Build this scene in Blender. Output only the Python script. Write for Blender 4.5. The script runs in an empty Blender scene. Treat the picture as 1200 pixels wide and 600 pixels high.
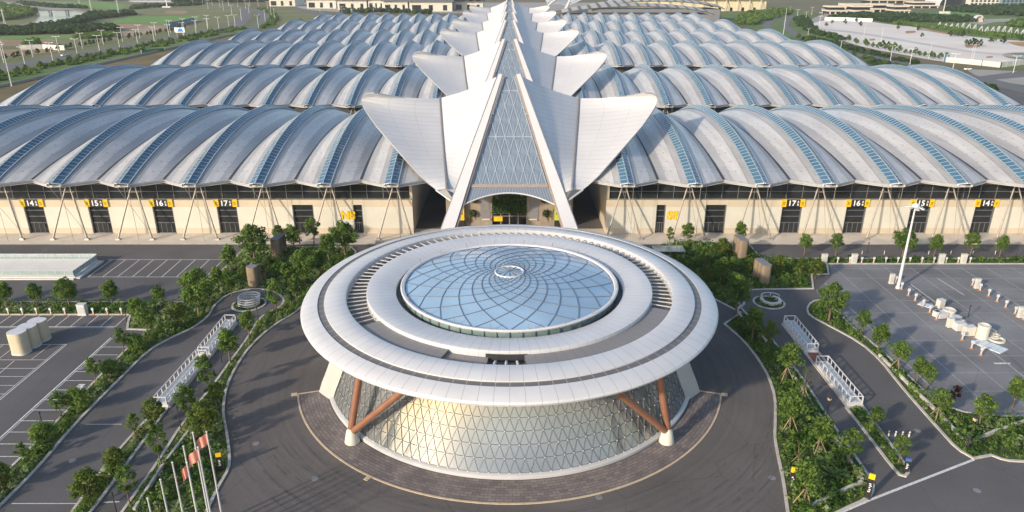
import bpy, math, random
import numpy as np
from mathutils import Vector, Matrix
from mathutils.geometry import tessellate_polygon
R = math.radians
rnd = random.Random(11)
nr = np.random.default_rng(5)
scene = bpy.context.scene
COL = scene.collection

# ------------------------------------------------------------------ camera, world, sun, exposure
FPX, CX, HC = 840.0, 597.0, 54.9
PITCH = math.atan(332/840)
cam_d = bpy.data.cameras.new('camera')
cam = bpy.data.objects.new('camera', cam_d); COL.objects.link(cam)
cam.location = (0, 0, HC); cam.rotation_euler = (math.pi/2-PITCH, 0, 0)
cam_d.sensor_width = 36; cam_d.lens = FPX/1200*36; cam_d.shift_x = 3/1200
cam_d.clip_start = 0.5; cam_d.clip_end = 20000
scene.camera = cam

SUN_EL = R(20); SUN_DIR = Vector((-0.75, -0.66, 0)).normalized()     # towards the sun, on the ground
w = bpy.data.worlds.new('World'); scene.world = w; w.use_nodes = True
nt = w.node_tree
sky = nt.nodes.new('ShaderNodeTexSky'); sky.sky_type = 'NISHITA'; sky.sun_disc = False
sky.sun_elevation = SUN_EL; sky.sun_rotation = math.atan2(SUN_DIR.x, SUN_DIR.y) % (2*math.pi)
sky.air_density = 1.0; sky.dust_density = 1.3; sky.ozone_density = 0.9
bg = nt.nodes['Background']; bg.inputs['Strength'].default_value = 0.15
nt.links.new(sky.outputs['Color'], bg.inputs['Color'])
sl = bpy.data.lights.new('sun', 'SUN'); sl.energy = 3.0; sl.angle = R(2.2); sl.color = (1.0, 0.85, 0.68)
so = bpy.data.objects.new('sun', sl); COL.objects.link(so)
so.rotation_euler = Vector((SUN_DIR.x*math.cos(SUN_EL), SUN_DIR.y*math.cos(SUN_EL), math.sin(SUN_EL))).to_track_quat('Z', 'Y').to_euler()
so.location = (-200, -200, 200)
vs = scene.view_settings
vs.view_transform = 'Standard'; vs.look = 'None'; vs.gamma = 1.0; vs.use_curve_mapping = False
vs.exposure = 0.62

# ------------------------------------------------------------------ geometry of the place
def ray(px, py):
    u = (px-CX)/FPX; v = (py-300)/FPX
    return (u, math.cos(PITCH)-v*math.sin(PITCH), -math.sin(PITCH)-v*math.cos(PITCH))
def g(px, py, z=0.0):                    # the ground point seen at a place of the survey photo
    d = ray(px, py); t = (HC-z)/-d[2]
    return (d[0]*t, d[1]*t)
def at_y(px, py, y):
    d = ray(px, py); t = y/d[1]
    return Vector((d[0]*t, y, HC+d[2]*t))
def G(pts): return [g(x, y) for x, y in pts]

# ------------------------------------------------------------------ materials
MATS = {}
def mat(name, col, rough=0.6, metal=0.0, var=0.12, scale=1.5, spec=0.5, col2=None, bump=0.0, detail=4, coords='Object', trans=0.0, stretch=None, emis=None):
    if name in MATS: return MATS[name]
    m = bpy.data.materials.new(name); m.use_nodes = True
    n = m.node_tree.nodes; l = m.node_tree.links; b = n['Principled BSDF']
    b.inputs['Roughness'].default_value = rough; b.inputs['Metallic'].default_value = metal
    b.inputs['Specular IOR Level'].default_value = spec
    tc = n.new('ShaderNodeTexCoord'); nz = n.new('ShaderNodeTexNoise')
    nz.inputs['Scale'].default_value = scale; nz.inputs['Detail'].default_value = detail
    src = tc.outputs[coords]
    if stretch:
        mp = n.new('ShaderNodeMapping'); mp.inputs['Scale'].default_value = stretch
        l.new(src, mp.inputs['Vector']); src = mp.outputs['Vector']
    l.new(src, nz.inputs['Vector'])
    rp = n.new('ShaderNodeValToRGB'); rp.color_ramp.elements[0].position = 0.3; rp.color_ramp.elements[1].position = 0.7
    c2 = col2 if col2 else tuple(min(1, c*(1+var)) for c in col)
    c1 = col if col2 else tuple(c*(1-var) for c in col)
    rp.color_ramp.elements[0].color = (*c1, 1); rp.color_ramp.elements[1].color = (*c2, 1)
    l.new(nz.outputs['Fac'], rp.inputs['Fac']); l.new(rp.outputs['Color'], b.inputs['Base Color'])
    if bump:
        bm = n.new('ShaderNodeBump'); bm.inputs['Strength'].default_value = bump; bm.inputs['Distance'].default_value = 0.05
        l.new(nz.outputs['Fac'], bm.inputs['Height']); l.new(bm.outputs['Normal'], b.inputs['Normal'])
    MATS[name] = m; return m

def N(m): return m.node_tree.nodes, m.node_tree.links, m.node_tree.nodes['Principled BSDF']
def math_n(n, l, op, a, b=None, c=None):
    q = n.new('ShaderNodeMath'); q.operation = op
    for i, v in enumerate((a, b, c)):
        if v is None: continue
        if isinstance(v, (int, float)): q.inputs[i].default_value = v
        else: l.new(v, q.inputs[i])
    return q.outputs[0]
def lines_mask(n, l, val, period, width):
    f = math_n(n, l, 'FRACT', math_n(n, l, 'DIVIDE', val, period))
    return math_n(n, l, 'LESS_THAN', f, width/period)
def mul_col(n, l, base, mask, factor):   # darken base by factor where mask
    mx = n.new('ShaderNodeMix'); mx.data_type = 'RGBA'; mx.blend_type = 'MULTIPLY'
    l.new(mask, mx.inputs[0]); l.new(base, mx.inputs[6]); mx.inputs[7].default_value = (factor, factor, factor, 1) if not isinstance(factor, tuple) else (*factor, 1)
    return mx.outputs[2]
def uv_sep(n, l):
    tc = n.new('ShaderNodeTexCoord'); sp = n.new('ShaderNodeSeparateXYZ'); l.new(tc.outputs['UV'], sp.inputs[0])
    return sp.outputs[0], sp.outputs[1]
def base_link(m):
    n, l, b = N(m); return b.inputs['Base Color'].links[0].from_socket

def panel_mat(name, col, rough, metal, pu, wu, pv, wv, dark=0.72, var=0.04, scale=0.35, spec=0.5):
    m = mat(name, col, rough, metal, var, scale, spec)
    n, l, b = N(m); u, v = uv_sep(n, l); c = base_link(m)
    if pu: c = mul_col(n, l, c, lines_mask(n, l, u, pu, wu), dark)
    if pv: c = mul_col(n, l, c, lines_mask(n, l, v, pv, wv), dark)
    l.new(c, b.inputs['Base Color']); return m

# roof sheet: ribbed side bands, smooth middle, rows of fixings, cross joints.   uv = (0..1 ridge to valley, metres along)
def roof_mat():
    m = mat('roof_metal', (0.565, 0.555, 0.54), 0.42, 0.2, 0.11, 0.10, 0.5, stretch=(1, 0.35, 1))
    n, l, b = N(m); u, v = uv_sep(n, l); c = base_link(m)
    lo = math_n(n, l, 'LESS_THAN', u, 0.37); hi = math_n(n, l, 'GREATER_THAN', u, 0.74)
    band = math_n(n, l, 'MAXIMUM', lo, hi)
    c = mul_col(n, l, c, band, (0.78, 0.785, 0.80))
    rib = math_n(n, l, 'MULTIPLY', band, lines_mask(n, l, v, 0.9, 0.28))
    c = mul_col(n, l, c, rib, 0.80)
    ej = math_n(n, l, 'LESS_THAN', math_n(n, l, 'ABSOLUTE', math_n(n, l, 'SUBTRACT', u, 0.37)), 0.012)
    c = mul_col(n, l, c, ej, 0.7)
    c = mul_col(n, l, c, lines_mask(n, l, math_n(n, l, 'ADD', v, 3.0), 10.5, 0.12), 0.72)
    d1 = lines_mask(n, l, v, 5.2, 0.35)
    d2 = math_n(n, l, 'LESS_THAN', math_n(n, l, 'ABSOLUTE', math_n(n, l, 'SUBTRACT', u, 0.55)), 0.025)
    d3 = math_n(n, l, 'LESS_THAN', math_n(n, l, 'ABSOLUTE', math_n(n, l, 'SUBTRACT', u, 0.72)), 0.02)
    c = mul_col(n, l, c, math_n(n, l, 'MULTIPLY', d1, math_n(n, l, 'MAXIMUM', d2, d3)), 0.45)
    tc = n.new('ShaderNodeTexCoord'); mp = n.new('ShaderNodeMapping'); mp.inputs['Scale'].default_value = (0.9, 0.05, 1); l.new(tc.outputs['Object'], mp.inputs['Vector'])
    oi = n.new('ShaderNodeObjectInfo'); ad = n.new('ShaderNodeVectorMath'); ad.operation = 'ADD'; l.new(mp.outputs[0], ad.inputs[0])
    sc_ = n.new('ShaderNodeVectorMath'); sc_.operation = 'SCALE'; sc_.inputs[0].default_value = (37, 91, 13); l.new(oi.outputs['Random'], sc_.inputs['Scale']); l.new(sc_.outputs[0], ad.inputs[1])
    nz = n.new('ShaderNodeTexNoise'); nz.inputs['Scale'].default_value = 1.0; nz.inputs['Detail'].default_value = 6; l.new(ad.outputs[0], nz.inputs['Vector'])
    mr = n.new('ShaderNodeMapRange'); mr.inputs[1].default_value = 0.3; mr.inputs[2].default_value = 0.7; mr.inputs[3].default_value = 0.87; mr.inputs[4].default_value = 1.08; l.new(nz.outputs['Fac'], mr.inputs[0])
    mx = n.new('ShaderNodeMix'); mx.data_type = 'RGBA'; mx.blend_type = 'MULTIPLY'; mx.inputs[0].default_value = 1; l.new(c, mx.inputs[6]); l.new(mr.outputs[0], mx.inputs[7]); c = mx.outputs[2]
    l.new(c, b.inputs['Base Color']); return m
M_ROOF = roof_mat()
M_FASCIA = mat('fascia_metal', (0.55, 0.55, 0.55), 0.45, 0.1, 0.04, 0.4)
M_GUTTER = mat('gutter_dark', (0.05, 0.055, 0.065), 0.6)
M_SKYL = mat('skylight_blue_glass', (0.065, 0.145, 0.225), 0.15, 0.0, 0.1, 0.3, 0.9)
M_SKYBAR = mat('skylight_bar', (0.36, 0.43, 0.47), 0.4, 0.2)
M_WHITE = mat('white_metal', (0.61, 0.61, 0.615), 0.38, 0.0, 0.025, 0.5)
M_PETAL = panel_mat('petal_panels', (0.57, 0.57, 0.575), 0.36, 0.0, 6.0, 0.09, 2.2, 0.16, 0.76, 0.05, 0.12)
M_DISC = panel_mat('disc_panels', (0.60, 0.60, 0.605), 0.35, 0.05, 1.0, 0.035, 0, 0, 0.62, 0.05, 0.25)
M_GREYMET = mat('grey_metal', (0.24, 0.24, 0.25), 0.5, 0.2, 0.1, 0.8)
M_DARKMET = mat('dark_metal', (0.05, 0.05, 0.055), 0.5, 0.2)
M_BEAMSIDE = mat('beam_side', (0.33, 0.27, 0.23), 0.5)
M_BRONZE = mat('bronze_steel', (0.30, 0.145, 0.09), 0.4, 0.25, 0.12, 0.6)
M_CREAM = mat('cream_cladding', (0.60, 0.575, 0.49), 0.6, 0.0, 0.03, 0.4)
M_BEIGE = mat('beige_cladding', (0.55, 0.475, 0.355), 0.6, 0.0, 0.04, 0.6)
M_GLASSDK = mat('dark_glass', (0.022, 0.026, 0.03), 0.08, 0.0, 0.3, 0.15, 0.6)
M_MULL = mat('mullion', (0.18, 0.18, 0.18), 0.5, 0.3)
M_STEEL = mat('column_steel', (0.36, 0.32, 0.27), 0.45, 0.3)
M_YEL = mat('sign_yellow', (0.80, 0.50, 0.01), 0.5, 0, 0.03)
M_BLACK = mat('sign_black', (0.02, 0.02, 0.022), 0.5)
M_LETTER = mat('letter_white', (0.85, 0.85, 0.85), 0.5, 0, 0.01)
M_PAINT = mat('road_paint', (0.62, 0.62, 0.60), 0.7, 0, 0.22, 3.0)
M_PAINTOLD = mat('worn_paint', (0.36, 0.36, 0.36), 0.8, 0, 0.3, 1.2)
M_KERB = mat('kerb_stone', (0.50, 0.475, 0.43), 0.8, 0, 0.15, 1.0)
M_CONC = mat('concrete', (0.58, 0.52, 0.44), 0.85, 0, 0.10, 0.35)
M_WALLW = mat('white_render', (0.62, 0.60, 0.55), 0.8, 0, 0.06, 0.8)
M_TRUNK = mat('bark', (0.16, 0.115, 0.08), 0.9, 0, 0.25, 6)
M_STAKE = mat('stake_wood', (0.34, 0.25, 0.16), 0.9, 0, 0.2, 4)
M_GLASSRAIL = mat('rail_glass', (0.34, 0.42, 0.42), 0.1, 0, 0.1, 0.5, 0.8)
M_RED = mat('flag_red', (0.62, 0.25, 0.19), 0.7, 0, 0.12, 1.0)
M_ORANGE = mat('orange_base', (0.55, 0.22, 0.06), 0.7)

def foliage_mat(name, dark, light, transl=0.5):
    m = bpy.data.materials.new(name); m.use_nodes = True
    n = m.node_tree.nodes; l = m.node_tree.links; b = n['Principled BSDF']
    at = n.new('ShaderNodeAttribute'); at.attribute_name = 'tint'
    oi = n.new('ShaderNodeObjectInfo')
    f = math_n(n, l, 'ADD', math_n(n, l, 'MULTIPLY', at.outputs['Fac'], 0.75), math_n(n, l, 'MULTIPLY', oi.outputs['Random'], 0.25))
    rp = n.new('ShaderNodeValToRGB')
    rp.color_ramp.elements[0].color = (*dark, 1); rp.color_ramp.elements[1].color = (*light, 1)
    l.new(f, rp.inputs['Fac']); l.new(rp.outputs['Color'], b.inputs['Base Color'])
    b.inputs['Roughness'].default_value = 0.6; b.inputs['Specular IOR Level'].default_value = 0.25
    tr = n.new('ShaderNodeBsdfTranslucent'); l.new(rp.outputs['Color'], tr.inputs['Color'])
    mx = n.new('ShaderNodeMixShader'); mx.inputs[0].default_value = transl
    l.new(b.outputs[0], mx.inputs[1]); l.new(tr.outputs[0], mx.inputs[2])
    l.new(mx.outputs[0], n['Material Output'].inputs['Surface']); return m
M_LEAF = foliage_mat('leaf_green', (0.06, 0.13, 0.026), (0.23, 0.34, 0.07))
M_LEAFY = foliage_mat('leaf_yellow_green', (0.07, 0.13, 0.02), (0.20, 0.26, 0.045))
M_LEAFR = foliage_mat('leaf_maroon', (0.07, 0.02, 0.016), (0.14, 0.05, 0.035))
M_LEAFD = foliage_mat('leaf_dark', (0.035, 0.08, 0.028), (0.085, 0.15, 0.045))
def shrub_mat():
    m = foliage_mat('shrub_leaves', (0.02, 0.05, 0.012), (0.1, 0.15, 0.03))
    for nd in m.node_tree.nodes:
        if nd.type == 'VALTORGB':
            e = nd.color_ramp.elements
            e[0].color = (0.045, 0.10, 0.022, 1); e[1].color = (0.16, 0.08, 0.03, 1)
            for p, c in ((0.3, (0.10, 0.20, 0.036)), (0.52, (0.20, 0.31, 0.06)), (0.68, (0.32, 0.40, 0.22)), (0.92, (0.26, 0.26, 0.07))):
                q = e.new(p); q.color = (*c, 1)
    return m
M_SHRUB = shrub_mat()

# ------------------------------------------------------------------ mesh builder
class MB:
    def __init__(s): s.v = []; s.f = []; s.mi = []; s.uv = []
    def face(s, idx, mi=0, uv=None): s.f.append(tuple(idx)); s.mi.append(mi); s.uv.append(uv)
    def quad(s, a, b, c, d, mi=0, uv=None):
        k = len(s.v); s.v += [tuple(a), tuple(b), tuple(c), tuple(d)]; s.face((k, k+1, k+2, k+3), mi, uv)
    def poly(s, pts, mi=0):
        k = len(s.v); s.v += [tuple(p) for p in pts]; s.face(range(k, k+len(pts)), mi)
    def box(s, c, size, mi=0, rz=0.0, taper=1.0, bottom=True):       # c = centre of the base
        x, y, z = c; a, b, h = size; co, si = math.cos(rz), math.sin(rz); k = len(s.v)
        for zz, t in ((0, 1.0), (h, taper)):
            for sx, sy in ((-1, -1), (1, -1), (1, 1), (-1, 1)):
                lx, ly = sx*a/2*t, sy*b/2*t
                s.v.append((x+lx*co-ly*si, y+lx*si+ly*co, z+zz))
        fs = [(4, 5, 6, 7), (0, 1, 5, 4), (1, 2, 6, 5), (2, 3, 7, 6), (3, 0, 4, 7)]
        if bottom: fs.append((3, 2, 1, 0))
        for q in fs: s.face([k+i for i in q], mi)
    def tube(s, pts, rad, n=8, mi=0, cap=True):
        pts = [Vector(p) for p in pts]; rad = rad if isinstance(rad, (list, tuple)) else [rad]*len(pts)
        k = len(s.v); up = None
        for i, p in enumerate(pts):
            d = (pts[min(i+1, len(pts)-1)]-pts[max(i-1, 0)]).normalized()
            if up is None:
                up = Vector((0, 0, 1)) if abs(d.z) < 0.9 else Vector((1, 0, 0))
            a = d.cross(up).normalized(); b2 = d.cross(a).normalized(); up = -b2 if False else up
            for j in range(n):
                t = 2*math.pi*j/n; s.v.append(tuple(p+(a*math.cos(t)+b2*math.sin(t))*rad[i]))
        for i in range(len(pts)-1):
            for j in range(n):
                q = k+i*n; s.face((q+j, q+(j+1) % n, q+n+(j+1) % n, q+n+j), mi)
        if cap:
            s.face([k+j for j in range(n)], mi); e = k+(len(pts)-1)*n; s.face([e+n-1-j for j in range(n)], mi)
    def bar(s, a, b, w, h, mi=0, up=(0, 0, 1)):                       # straight bar of rectangular section
        a, b = Vector(a), Vector(b); d = (b-a).normalized(); up = Vector(up)
        x = d.cross(up); x = x.normalized() if x.length > 1e-4 else Vector((1, 0, 0)); y = x.cross(d).normalized(); k = len(s.v)
        for p in (a, b):
            for sx, sy in ((-1, -1), (1, -1), (1, 1), (-1, 1)): s.v.append(tuple(p+x*sx*w/2+y*sy*h/2))
        for q in ((0, 1, 5, 4), (1, 2, 6, 5), (2, 3, 7, 6), (3, 0, 4, 7), (3, 2, 1, 0), (4, 5, 6, 7)): s.face([k+i for i in q], mi)
    def lathe(s, prof, n=96, c=(0, 0), a0=0.0, a1=2*math.pi, mi=0, uvn=None):
        full = abs(a1-a0-2*math.pi) < 1e-6; k = len(s.v); m = n if full else n+1
        for i in range(m):
            t = a0+(a1-a0)*i/n
            for r, z in prof: s.v.append((c[0]+r*math.cos(t), c[1]+r*math.sin(t), z))
        L = len(prof)
        for i in range(n):
            i2 = (i+1) % m
            for j in range(L-1):
                u0, u1 = (i/n*(uvn or n), (i+1)/n*(uvn or n))
                s.face((k+i*L+j, k+i2*L+j, k+i2*L+j+1, k+i*L+j+1), mi, ((u0, j), (u1, j), (u1, j+1), (u0, j+1)))
    def grid(s, P, mi=0, UV=None, flip=False):
        n, m = len(P), len(P[0]); k = len(s.v)
        for row in P: s.v += [tuple(p) for p in row]
        for i in range(n-1):
            for j in range(m-1):
                q = [k+i*m+j, k+i*m+j+1, k+(i+1)*m+j+1, k+(i+1)*m+j]
                uv = [UV[i][j], UV[i][j+1], UV[i+1][j+1], UV[i+1][j]] if UV else None
                if flip: q.reverse(); uv = uv[::-1] if uv else None
                s.face(q, mi, uv)
    def slab(s, P, t, UV=None, mi=0):                                 # a curved sheet with thickness, going down by t along the normal
        n, m = len(P), len(P[0]); Q = []
        for i in range(n):
            row = []
            for j in range(m):
                du = Vector(P[min(i+1, n-1)][j])-Vector(P[max(i-1, 0)][j]); dv = Vector(P[i][min(j+1, m-1)])-Vector(P[i][max(j-1, 0)])
                nn = du.cross(dv); nn = nn.normalized() if nn.length > 1e-9 else Vector((0, 0, 1))
                if nn.z < 0: nn = -nn
                row.append(Vector(P[i][j])-nn*t)
            Q.append(row)
        s.grid(P, mi, UV); s.grid(Q, mi, UV, True)
        for A, B in ((P[0], Q[0]), (P[-1], Q[-1])): s.grid([A, B], mi)
        s.grid([[r[0] for r in P], [r[0] for r in Q]], mi); s.grid([[r[-1] for r in P], [r[-1] for r in Q]], mi)
    def mesh(s, name, mats, smooth=None, merge=False):
        me = bpy.data.meshes.new(name); me.from_pydata(s.v, [], s.f)
        for m in (mats if isinstance(mats, (list, tuple)) else [mats]): me.materials.append(m)
        me.polygons.foreach_set('material_index', s.mi)
        if any(u is not None for u in s.uv):
            ul = me.uv_layers.new(name='UVMap'); fl = []
            for q, u in zip(s.f, s.uv):
                for i in range(len(q)): fl += list(u[i]) if u else [0.0, 0.0]
            ul.data.foreach_set('uv', fl)
        if merge or smooth is not None:
            import bmesh
            bm = bmesh.new(); bm.from_mesh(me); bmesh.ops.remove_doubles(bm, verts=bm.verts, dist=0.0005)
            bmesh.ops.recalc_face_normals(bm, faces=bm.faces) if merge else None
            bm.to_mesh(me); bm.free()
        if smooth is not None:
            me.polygons.foreach_set('use_smooth', [True]*len(me.polygons)); me.set_sharp_from_angle(angle=R(smooth))
        me.update(); return me
    def build(s, name, mats, parent=None, smooth=None, merge=False, **kw):
        return link(name, s.mesh(name, mats, smooth, merge), parent, **kw)

def link(name, me, parent=None, **kw):
    o = bpy.data.objects.new(name, me); COL.objects.link(o)
    if parent is not None: o.parent = parent
    for k, v in kw.items(): o[k] = v
    return o
def thing(name, label, cat, loc=(0, 0, 0), rz=0.0, group=None, sc=1.0):
    o = bpy.data.objects.new(name, None); COL.objects.link(o); o.location = loc; o.rotation_euler = (0, 0, rz); o.scale = (sc, sc, sc)
    o['label'] = label; o['category'] = cat
    if group: o['group'] = group
    o.empty_display_size = 0.5
    return o
def copy_tree(o, parent=None):
    c = o.copy(); COL.objects.link(c)
    if parent is not None: c.parent = parent
    for ch in list(o.children): copy_tree(ch, c)
    return c
def text_mesh(body, size, name, m, extrude=0.02, bold=0.0):
    cu = bpy.data.curves.new(name, 'FONT'); cu.body = body; cu.size = size; cu.extrude = extrude; cu.offset = bold
    cu.align_x = 'CENTER'; cu.align_y = 'CENTER'
    to = bpy.data.objects.new('tmp', cu); COL.objects.link(to)
    dg = bpy.context.evaluated_depsgraph_get(); me = bpy.data.meshes.new_from_object(to.evaluated_get(dg)); me.name = name
    bpy.data.objects.remove(to); me.materials.clear(); me.materials.append(m); return me

# ------------------------------------------------------------------ polygons on the ground
def area2(p): return sum(p[i][0]*p[(i+1) % len(p)][1]-p[(i+1) % len(p)][0]*p[i][1] for i in range(len(p)))
def ccw(p): return p if area2(p) > 0 else p[::-1]
def smooth_poly(p, it=2, keep=40):       # cut corners of a closed outline a little
    for _ in range(it):
        q = []
        for i in range(len(p)):
            a, b, c = Vector(p[i-1]), Vector(p[i]), Vector(p[(i+1) % len(p)])
            ang = (b-a).angle(c-b, 0) if (b-a).length > 1e-6 and (c-b).length > 1e-6 else 0
            if ang < R(keep): q += [tuple(b.lerp(a, 0.25)), tuple(b.lerp(c, 0.25))]
            else: q.append(tuple(b))
        p = q
    return p
def offset(p, d):                         # inward offset of a ccw outline
    out = []
    for i in range(len(p)):
        a, b, c = Vector(p[i-1]), Vector(p[i]), Vector(p[(i+1) % len(p)])
        u = (b-a).normalized(); v = (c-b).normalized(); n1 = Vector((-u.y, u.x)); n2 = Vector((-v.y, v.x)); m = n1+n2
        m = m/max(0.5, m.dot(m)/2) if m.length > 1e-3 else n1
        out.append((b.x+m.x*d, b.y+m.y*d))
    return out
def sheet(name, pts, z, m, **kw):
    mb = MB(); mb.v = [(x, y, z) for x, y in pts]
    for t in tessellate_polygon([[Vector((x, y, 0)) for x, y in pts]]): 
        a, b, c = [Vector(pts[i]) for i in t]
        mb.face(t if (b-a).cross(c-a) > 0 else t[::-1])
    return mb.build(name, m, **kw)
def inside(P, pts):
    P = np.asarray(P); x, y = pts[:, 0], pts[:, 1]; r = np.zeros(len(pts), bool)
    for i in range(len(P)):
        x1, y1 = P[i-1]; x2, y2 = P[i]
        c = (y1 > y) != (y2 > y)
        with np.errstate(divide='ignore', invalid='ignore'): r ^= c & (x < (x2-x1)*(y-y1)/(y2-y1)+x1)
    return r
def edge_dist(P, pts):
    P = np.asarray(P); d = np.full(len(pts), 1e9)
    for i in range(len(P)):
        a, b = P[i-1], P[i]; ab = b-a; t = np.clip(((pts-a)@ab)/max(1e-9, ab@ab), 0, 1)
        d = np.minimum(d, np.hypot(*(pts-(a+t[:, None]*ab)).T))
    return d
def leaf_mesh(name, m, C, Nn, size, tint, aspect=0.6, axis=None):
    """one small pointed leaf spray (a kite of four corners) per row of C"""
    n = len(C); rv = nr.normal(size=(n, 3)); a = np.cross(Nn, rv); a /= np.linalg.norm(a, axis=1)[:, None]+1e-9
    if axis is not None:
        k = ~np.isnan(axis[:, 0]); a[k] = axis[k]; Nn = Nn.copy(); Nn[k] = np.cross(a[k], rv[k]); Nn /= np.linalg.norm(Nn, axis=1)[:, None]+1e-9
    if not np.isscalar(aspect): aspect = aspect[:, None]
    b = np.cross(Nn, a); b /= np.linalg.norm(b, axis=1)[:, None]+1e-9
    s = size[:, None]; fold = Nn*s*0.22
    V = np.stack([C-a*s, C-b*s*aspect+fold, C+a*s, C+b*s*aspect+fold], 1).reshape(-1, 3)
    me = bpy.data.meshes.new(name); me.vertices.add(4*n); me.vertices.foreach_set('co', V.ravel())
    me.loops.add(4*n); me.loops.foreach_set('vertex_index', np.arange(4*n, dtype=np.int32))
    me.polygons.add(n); me.polygons.foreach_set('loop_start', np.arange(0, 4*n, 4, dtype=np.int32)); me.polygons.foreach_set('loop_total', np.full(n, 4, dtype=np.int32))
    at = me.attributes.new('tint', 'FLOAT', 'POINT'); at.data.foreach_set('value', np.repeat(tint, 4).astype(np.float32))
    me.materials.append(m); me.update(calc_edges=True); me.validate(); return me
def unit(n):
    v = nr.normal(size=(n, 3)); return v/np.linalg.norm(v, axis=1)[:, None]
def shrubs(name, outline, dens, hmin, hmax, leaves=26, label=None, z=0.1, margin=0.5, tr=(0.0, 1.0), leaf=0.16, m=None):
    P = np.array(outline); lo, hi = P.min(0), P.max(0); n = int((hi-lo).prod()*dens)
    pts = nr.uniform(lo, hi, size=(n, 2)); pts = pts[inside(P, pts)]; ed = edge_dist(P, pts)
    k = ed > margin; pts = pts[k]; ed = ed[k]; n = len(pts)
    # species drift in patches
    ph = np.sin(pts[:, 0]*0.45+1.3)*np.cos(pts[:, 1]*0.38-0.4)+np.sin(pts[:, 0]*0.21-pts[:, 1]*0.27)
    tint = np.clip(tr[0]+(tr[1]-tr[0])*(0.40+0.13*ph+nr.normal(0, 0.20, n)), 0.0, 1.0)
    spiky = (nr.uniform(0, 1, n) < 0.16+0.10*ph); tint = np.where(spiky, np.clip(nr.normal(0.66, 0.10, n), 0.3, 0.86), tint)
    h = nr.uniform(hmin, hmax, n)*nr.choice([0.45, 1.0, 1.5], n, p=[0.45, 0.40, 0.15]); h = np.minimum(h, hmin*0.7+ed*0.9); h = np.where(spiky, np.clip(h*1.1, 0.5, 1.1), h)
    r = h*nr.uniform(0.55, 1.0, n)
    d = unit(n*leaves); d[:, 2] = np.abs(d[:, 2]); rr = np.repeat(r, leaves); hh = np.repeat(h, leaves); sp = np.repeat(spiky, leaves)
    q = np.where(sp, 0.55, nr.uniform(0.7, 1.1, n*leaves))
    C = np.stack([np.repeat(pts[:, 0], leaves)+d[:, 0]*rr*q, np.repeat(pts[:, 1], leaves)+d[:, 1]*rr*q, z+d[:, 2]*hh*q], 1)
    Nn = d+nr.normal(0, 0.45, d.shape); Nn /= np.linalg.norm(Nn, axis=1)[:, None]
    ax = np.where(sp[:, None], d, np.nan)
    sz = leaf*nr.uniform(0.55, 1.4, len(C))*np.clip(np.repeat(h, leaves)/0.7, 0.6, 1.7); sz = np.where(sp, hh*0.5, sz)
    me = leaf_mesh(name, m or M_SHRUB, C, Nn, sz, np.clip(np.repeat(tint, leaves)+nr.normal(0, 0.05, len(C)), 0, 1), np.where(sp, 0.14, 0.6), ax)
    o = link(name, me); o['kind'] = 'stuff'; o['label'] = label; o['category'] = 'shrubs'; return o

# ------------------------------------------------------------------ ground and roads
def asphalt_mat(name, col, dark=0.8):
    m = mat(name, col, 0.85, 0, dark if dark < 0.5 else 0.15, 0.09, 0.3, detail=8, coords='Object')
    n, l, b = N(m); c = base_link(m)
    tc = n.new('ShaderNodeTexCoord')
    nz = n.new('ShaderNodeTexNoise'); nz.inputs['Scale'].default_value = 7; nz.inputs['Detail'].default_value = 5; l.new(tc.outputs['Object'], nz.inputs['Vector'])
    mr = n.new('ShaderNodeMapRange'); mr.inputs[1].default_value = 0.3; mr.inputs[2].default_value = 0.7; mr.inputs[3].default_value = 0.86; mr.inputs[4].default_value = 1.12
    l.new(nz.outputs['Fac'], mr.inputs[0])
    mx = n.new('ShaderNodeMix'); mx.data_type = 'RGBA'; mx.blend_type = 'MULTIPLY'; mx.inputs[0].default_value = 1
    l.new(c, mx.inputs[6]); l.new(mr.outputs[0], mx.inputs[7])
    vo = n.new('ShaderNodeTexVoronoi'); vo.feature = 'DISTANCE_TO_EDGE'; vo.inputs['Scale'].default_value = 0.07; l.new(tc.outputs['Object'], vo.inputs['Vector'])
    crack = math_n(n, l, 'LESS_THAN', vo.outputs['Distance'], 0.0035)
    c = mul_col(n, l, mx.outputs[2], crack, 0.84)
    l.new(c, b.inputs['Base Color']); return m
M_ASPH = asphalt_mat('asphalt', (0.118, 0.112, 0.112))
M_PLAZA = asphalt_mat('plaza_asphalt', (0.125, 0.114, 0.110))
def plaza_rings(m):                     # faint paving-machine passes running round the rotunda
    n, l, b = N(m); c = base_link(m); tc = n.new('ShaderNodeTexCoord'); sp = n.new('ShaderNodeSeparateXYZ'); l.new(tc.outputs['Object'], sp.inputs[0])
    dx = sp.outputs[0]; dy = math_n(n, l, 'SUBTRACT', sp.outputs[1], 94.7)
    r = math_n(n, l, 'SQRT', math_n(n, l, 'ADD', math_n(n, l, 'MULTIPLY', dx, dx), math_n(n, l, 'MULTIPLY', dy, dy)))
    nz = n.new('ShaderNodeTexNoise'); nz.noise_dimensions = '1D'; nz.inputs['Scale'].default_value = 1.1; nz.inputs['Detail'].default_value = 3; l.new(r, nz.inputs['W'])
    mr = n.new('ShaderNodeMapRange'); mr.inputs[1].default_value = 0.3; mr.inputs[2].default_value = 0.7; mr.inputs[3].default_value = 0.94; mr.inputs[4].default_value = 1.06
    l.new(nz.outputs['Fac'], mr.inputs[0]); mx = n.new('ShaderNodeMix'); mx.data_type = 'RGBA'; mx.blend_type = 'MULTIPLY'; mx.inputs[0].default_value = 1
    l.new(c, mx.inputs[6]); l.new(mr.outputs[0], mx.inputs[7]); l.new(mx.outputs[2], b.inputs['Base Color'])
plaza_rings(M_PLAZA)
M_CARPK = asphalt_mat('car_park_asphalt', (0.20, 0.20, 0.205), 0.28)
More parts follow.
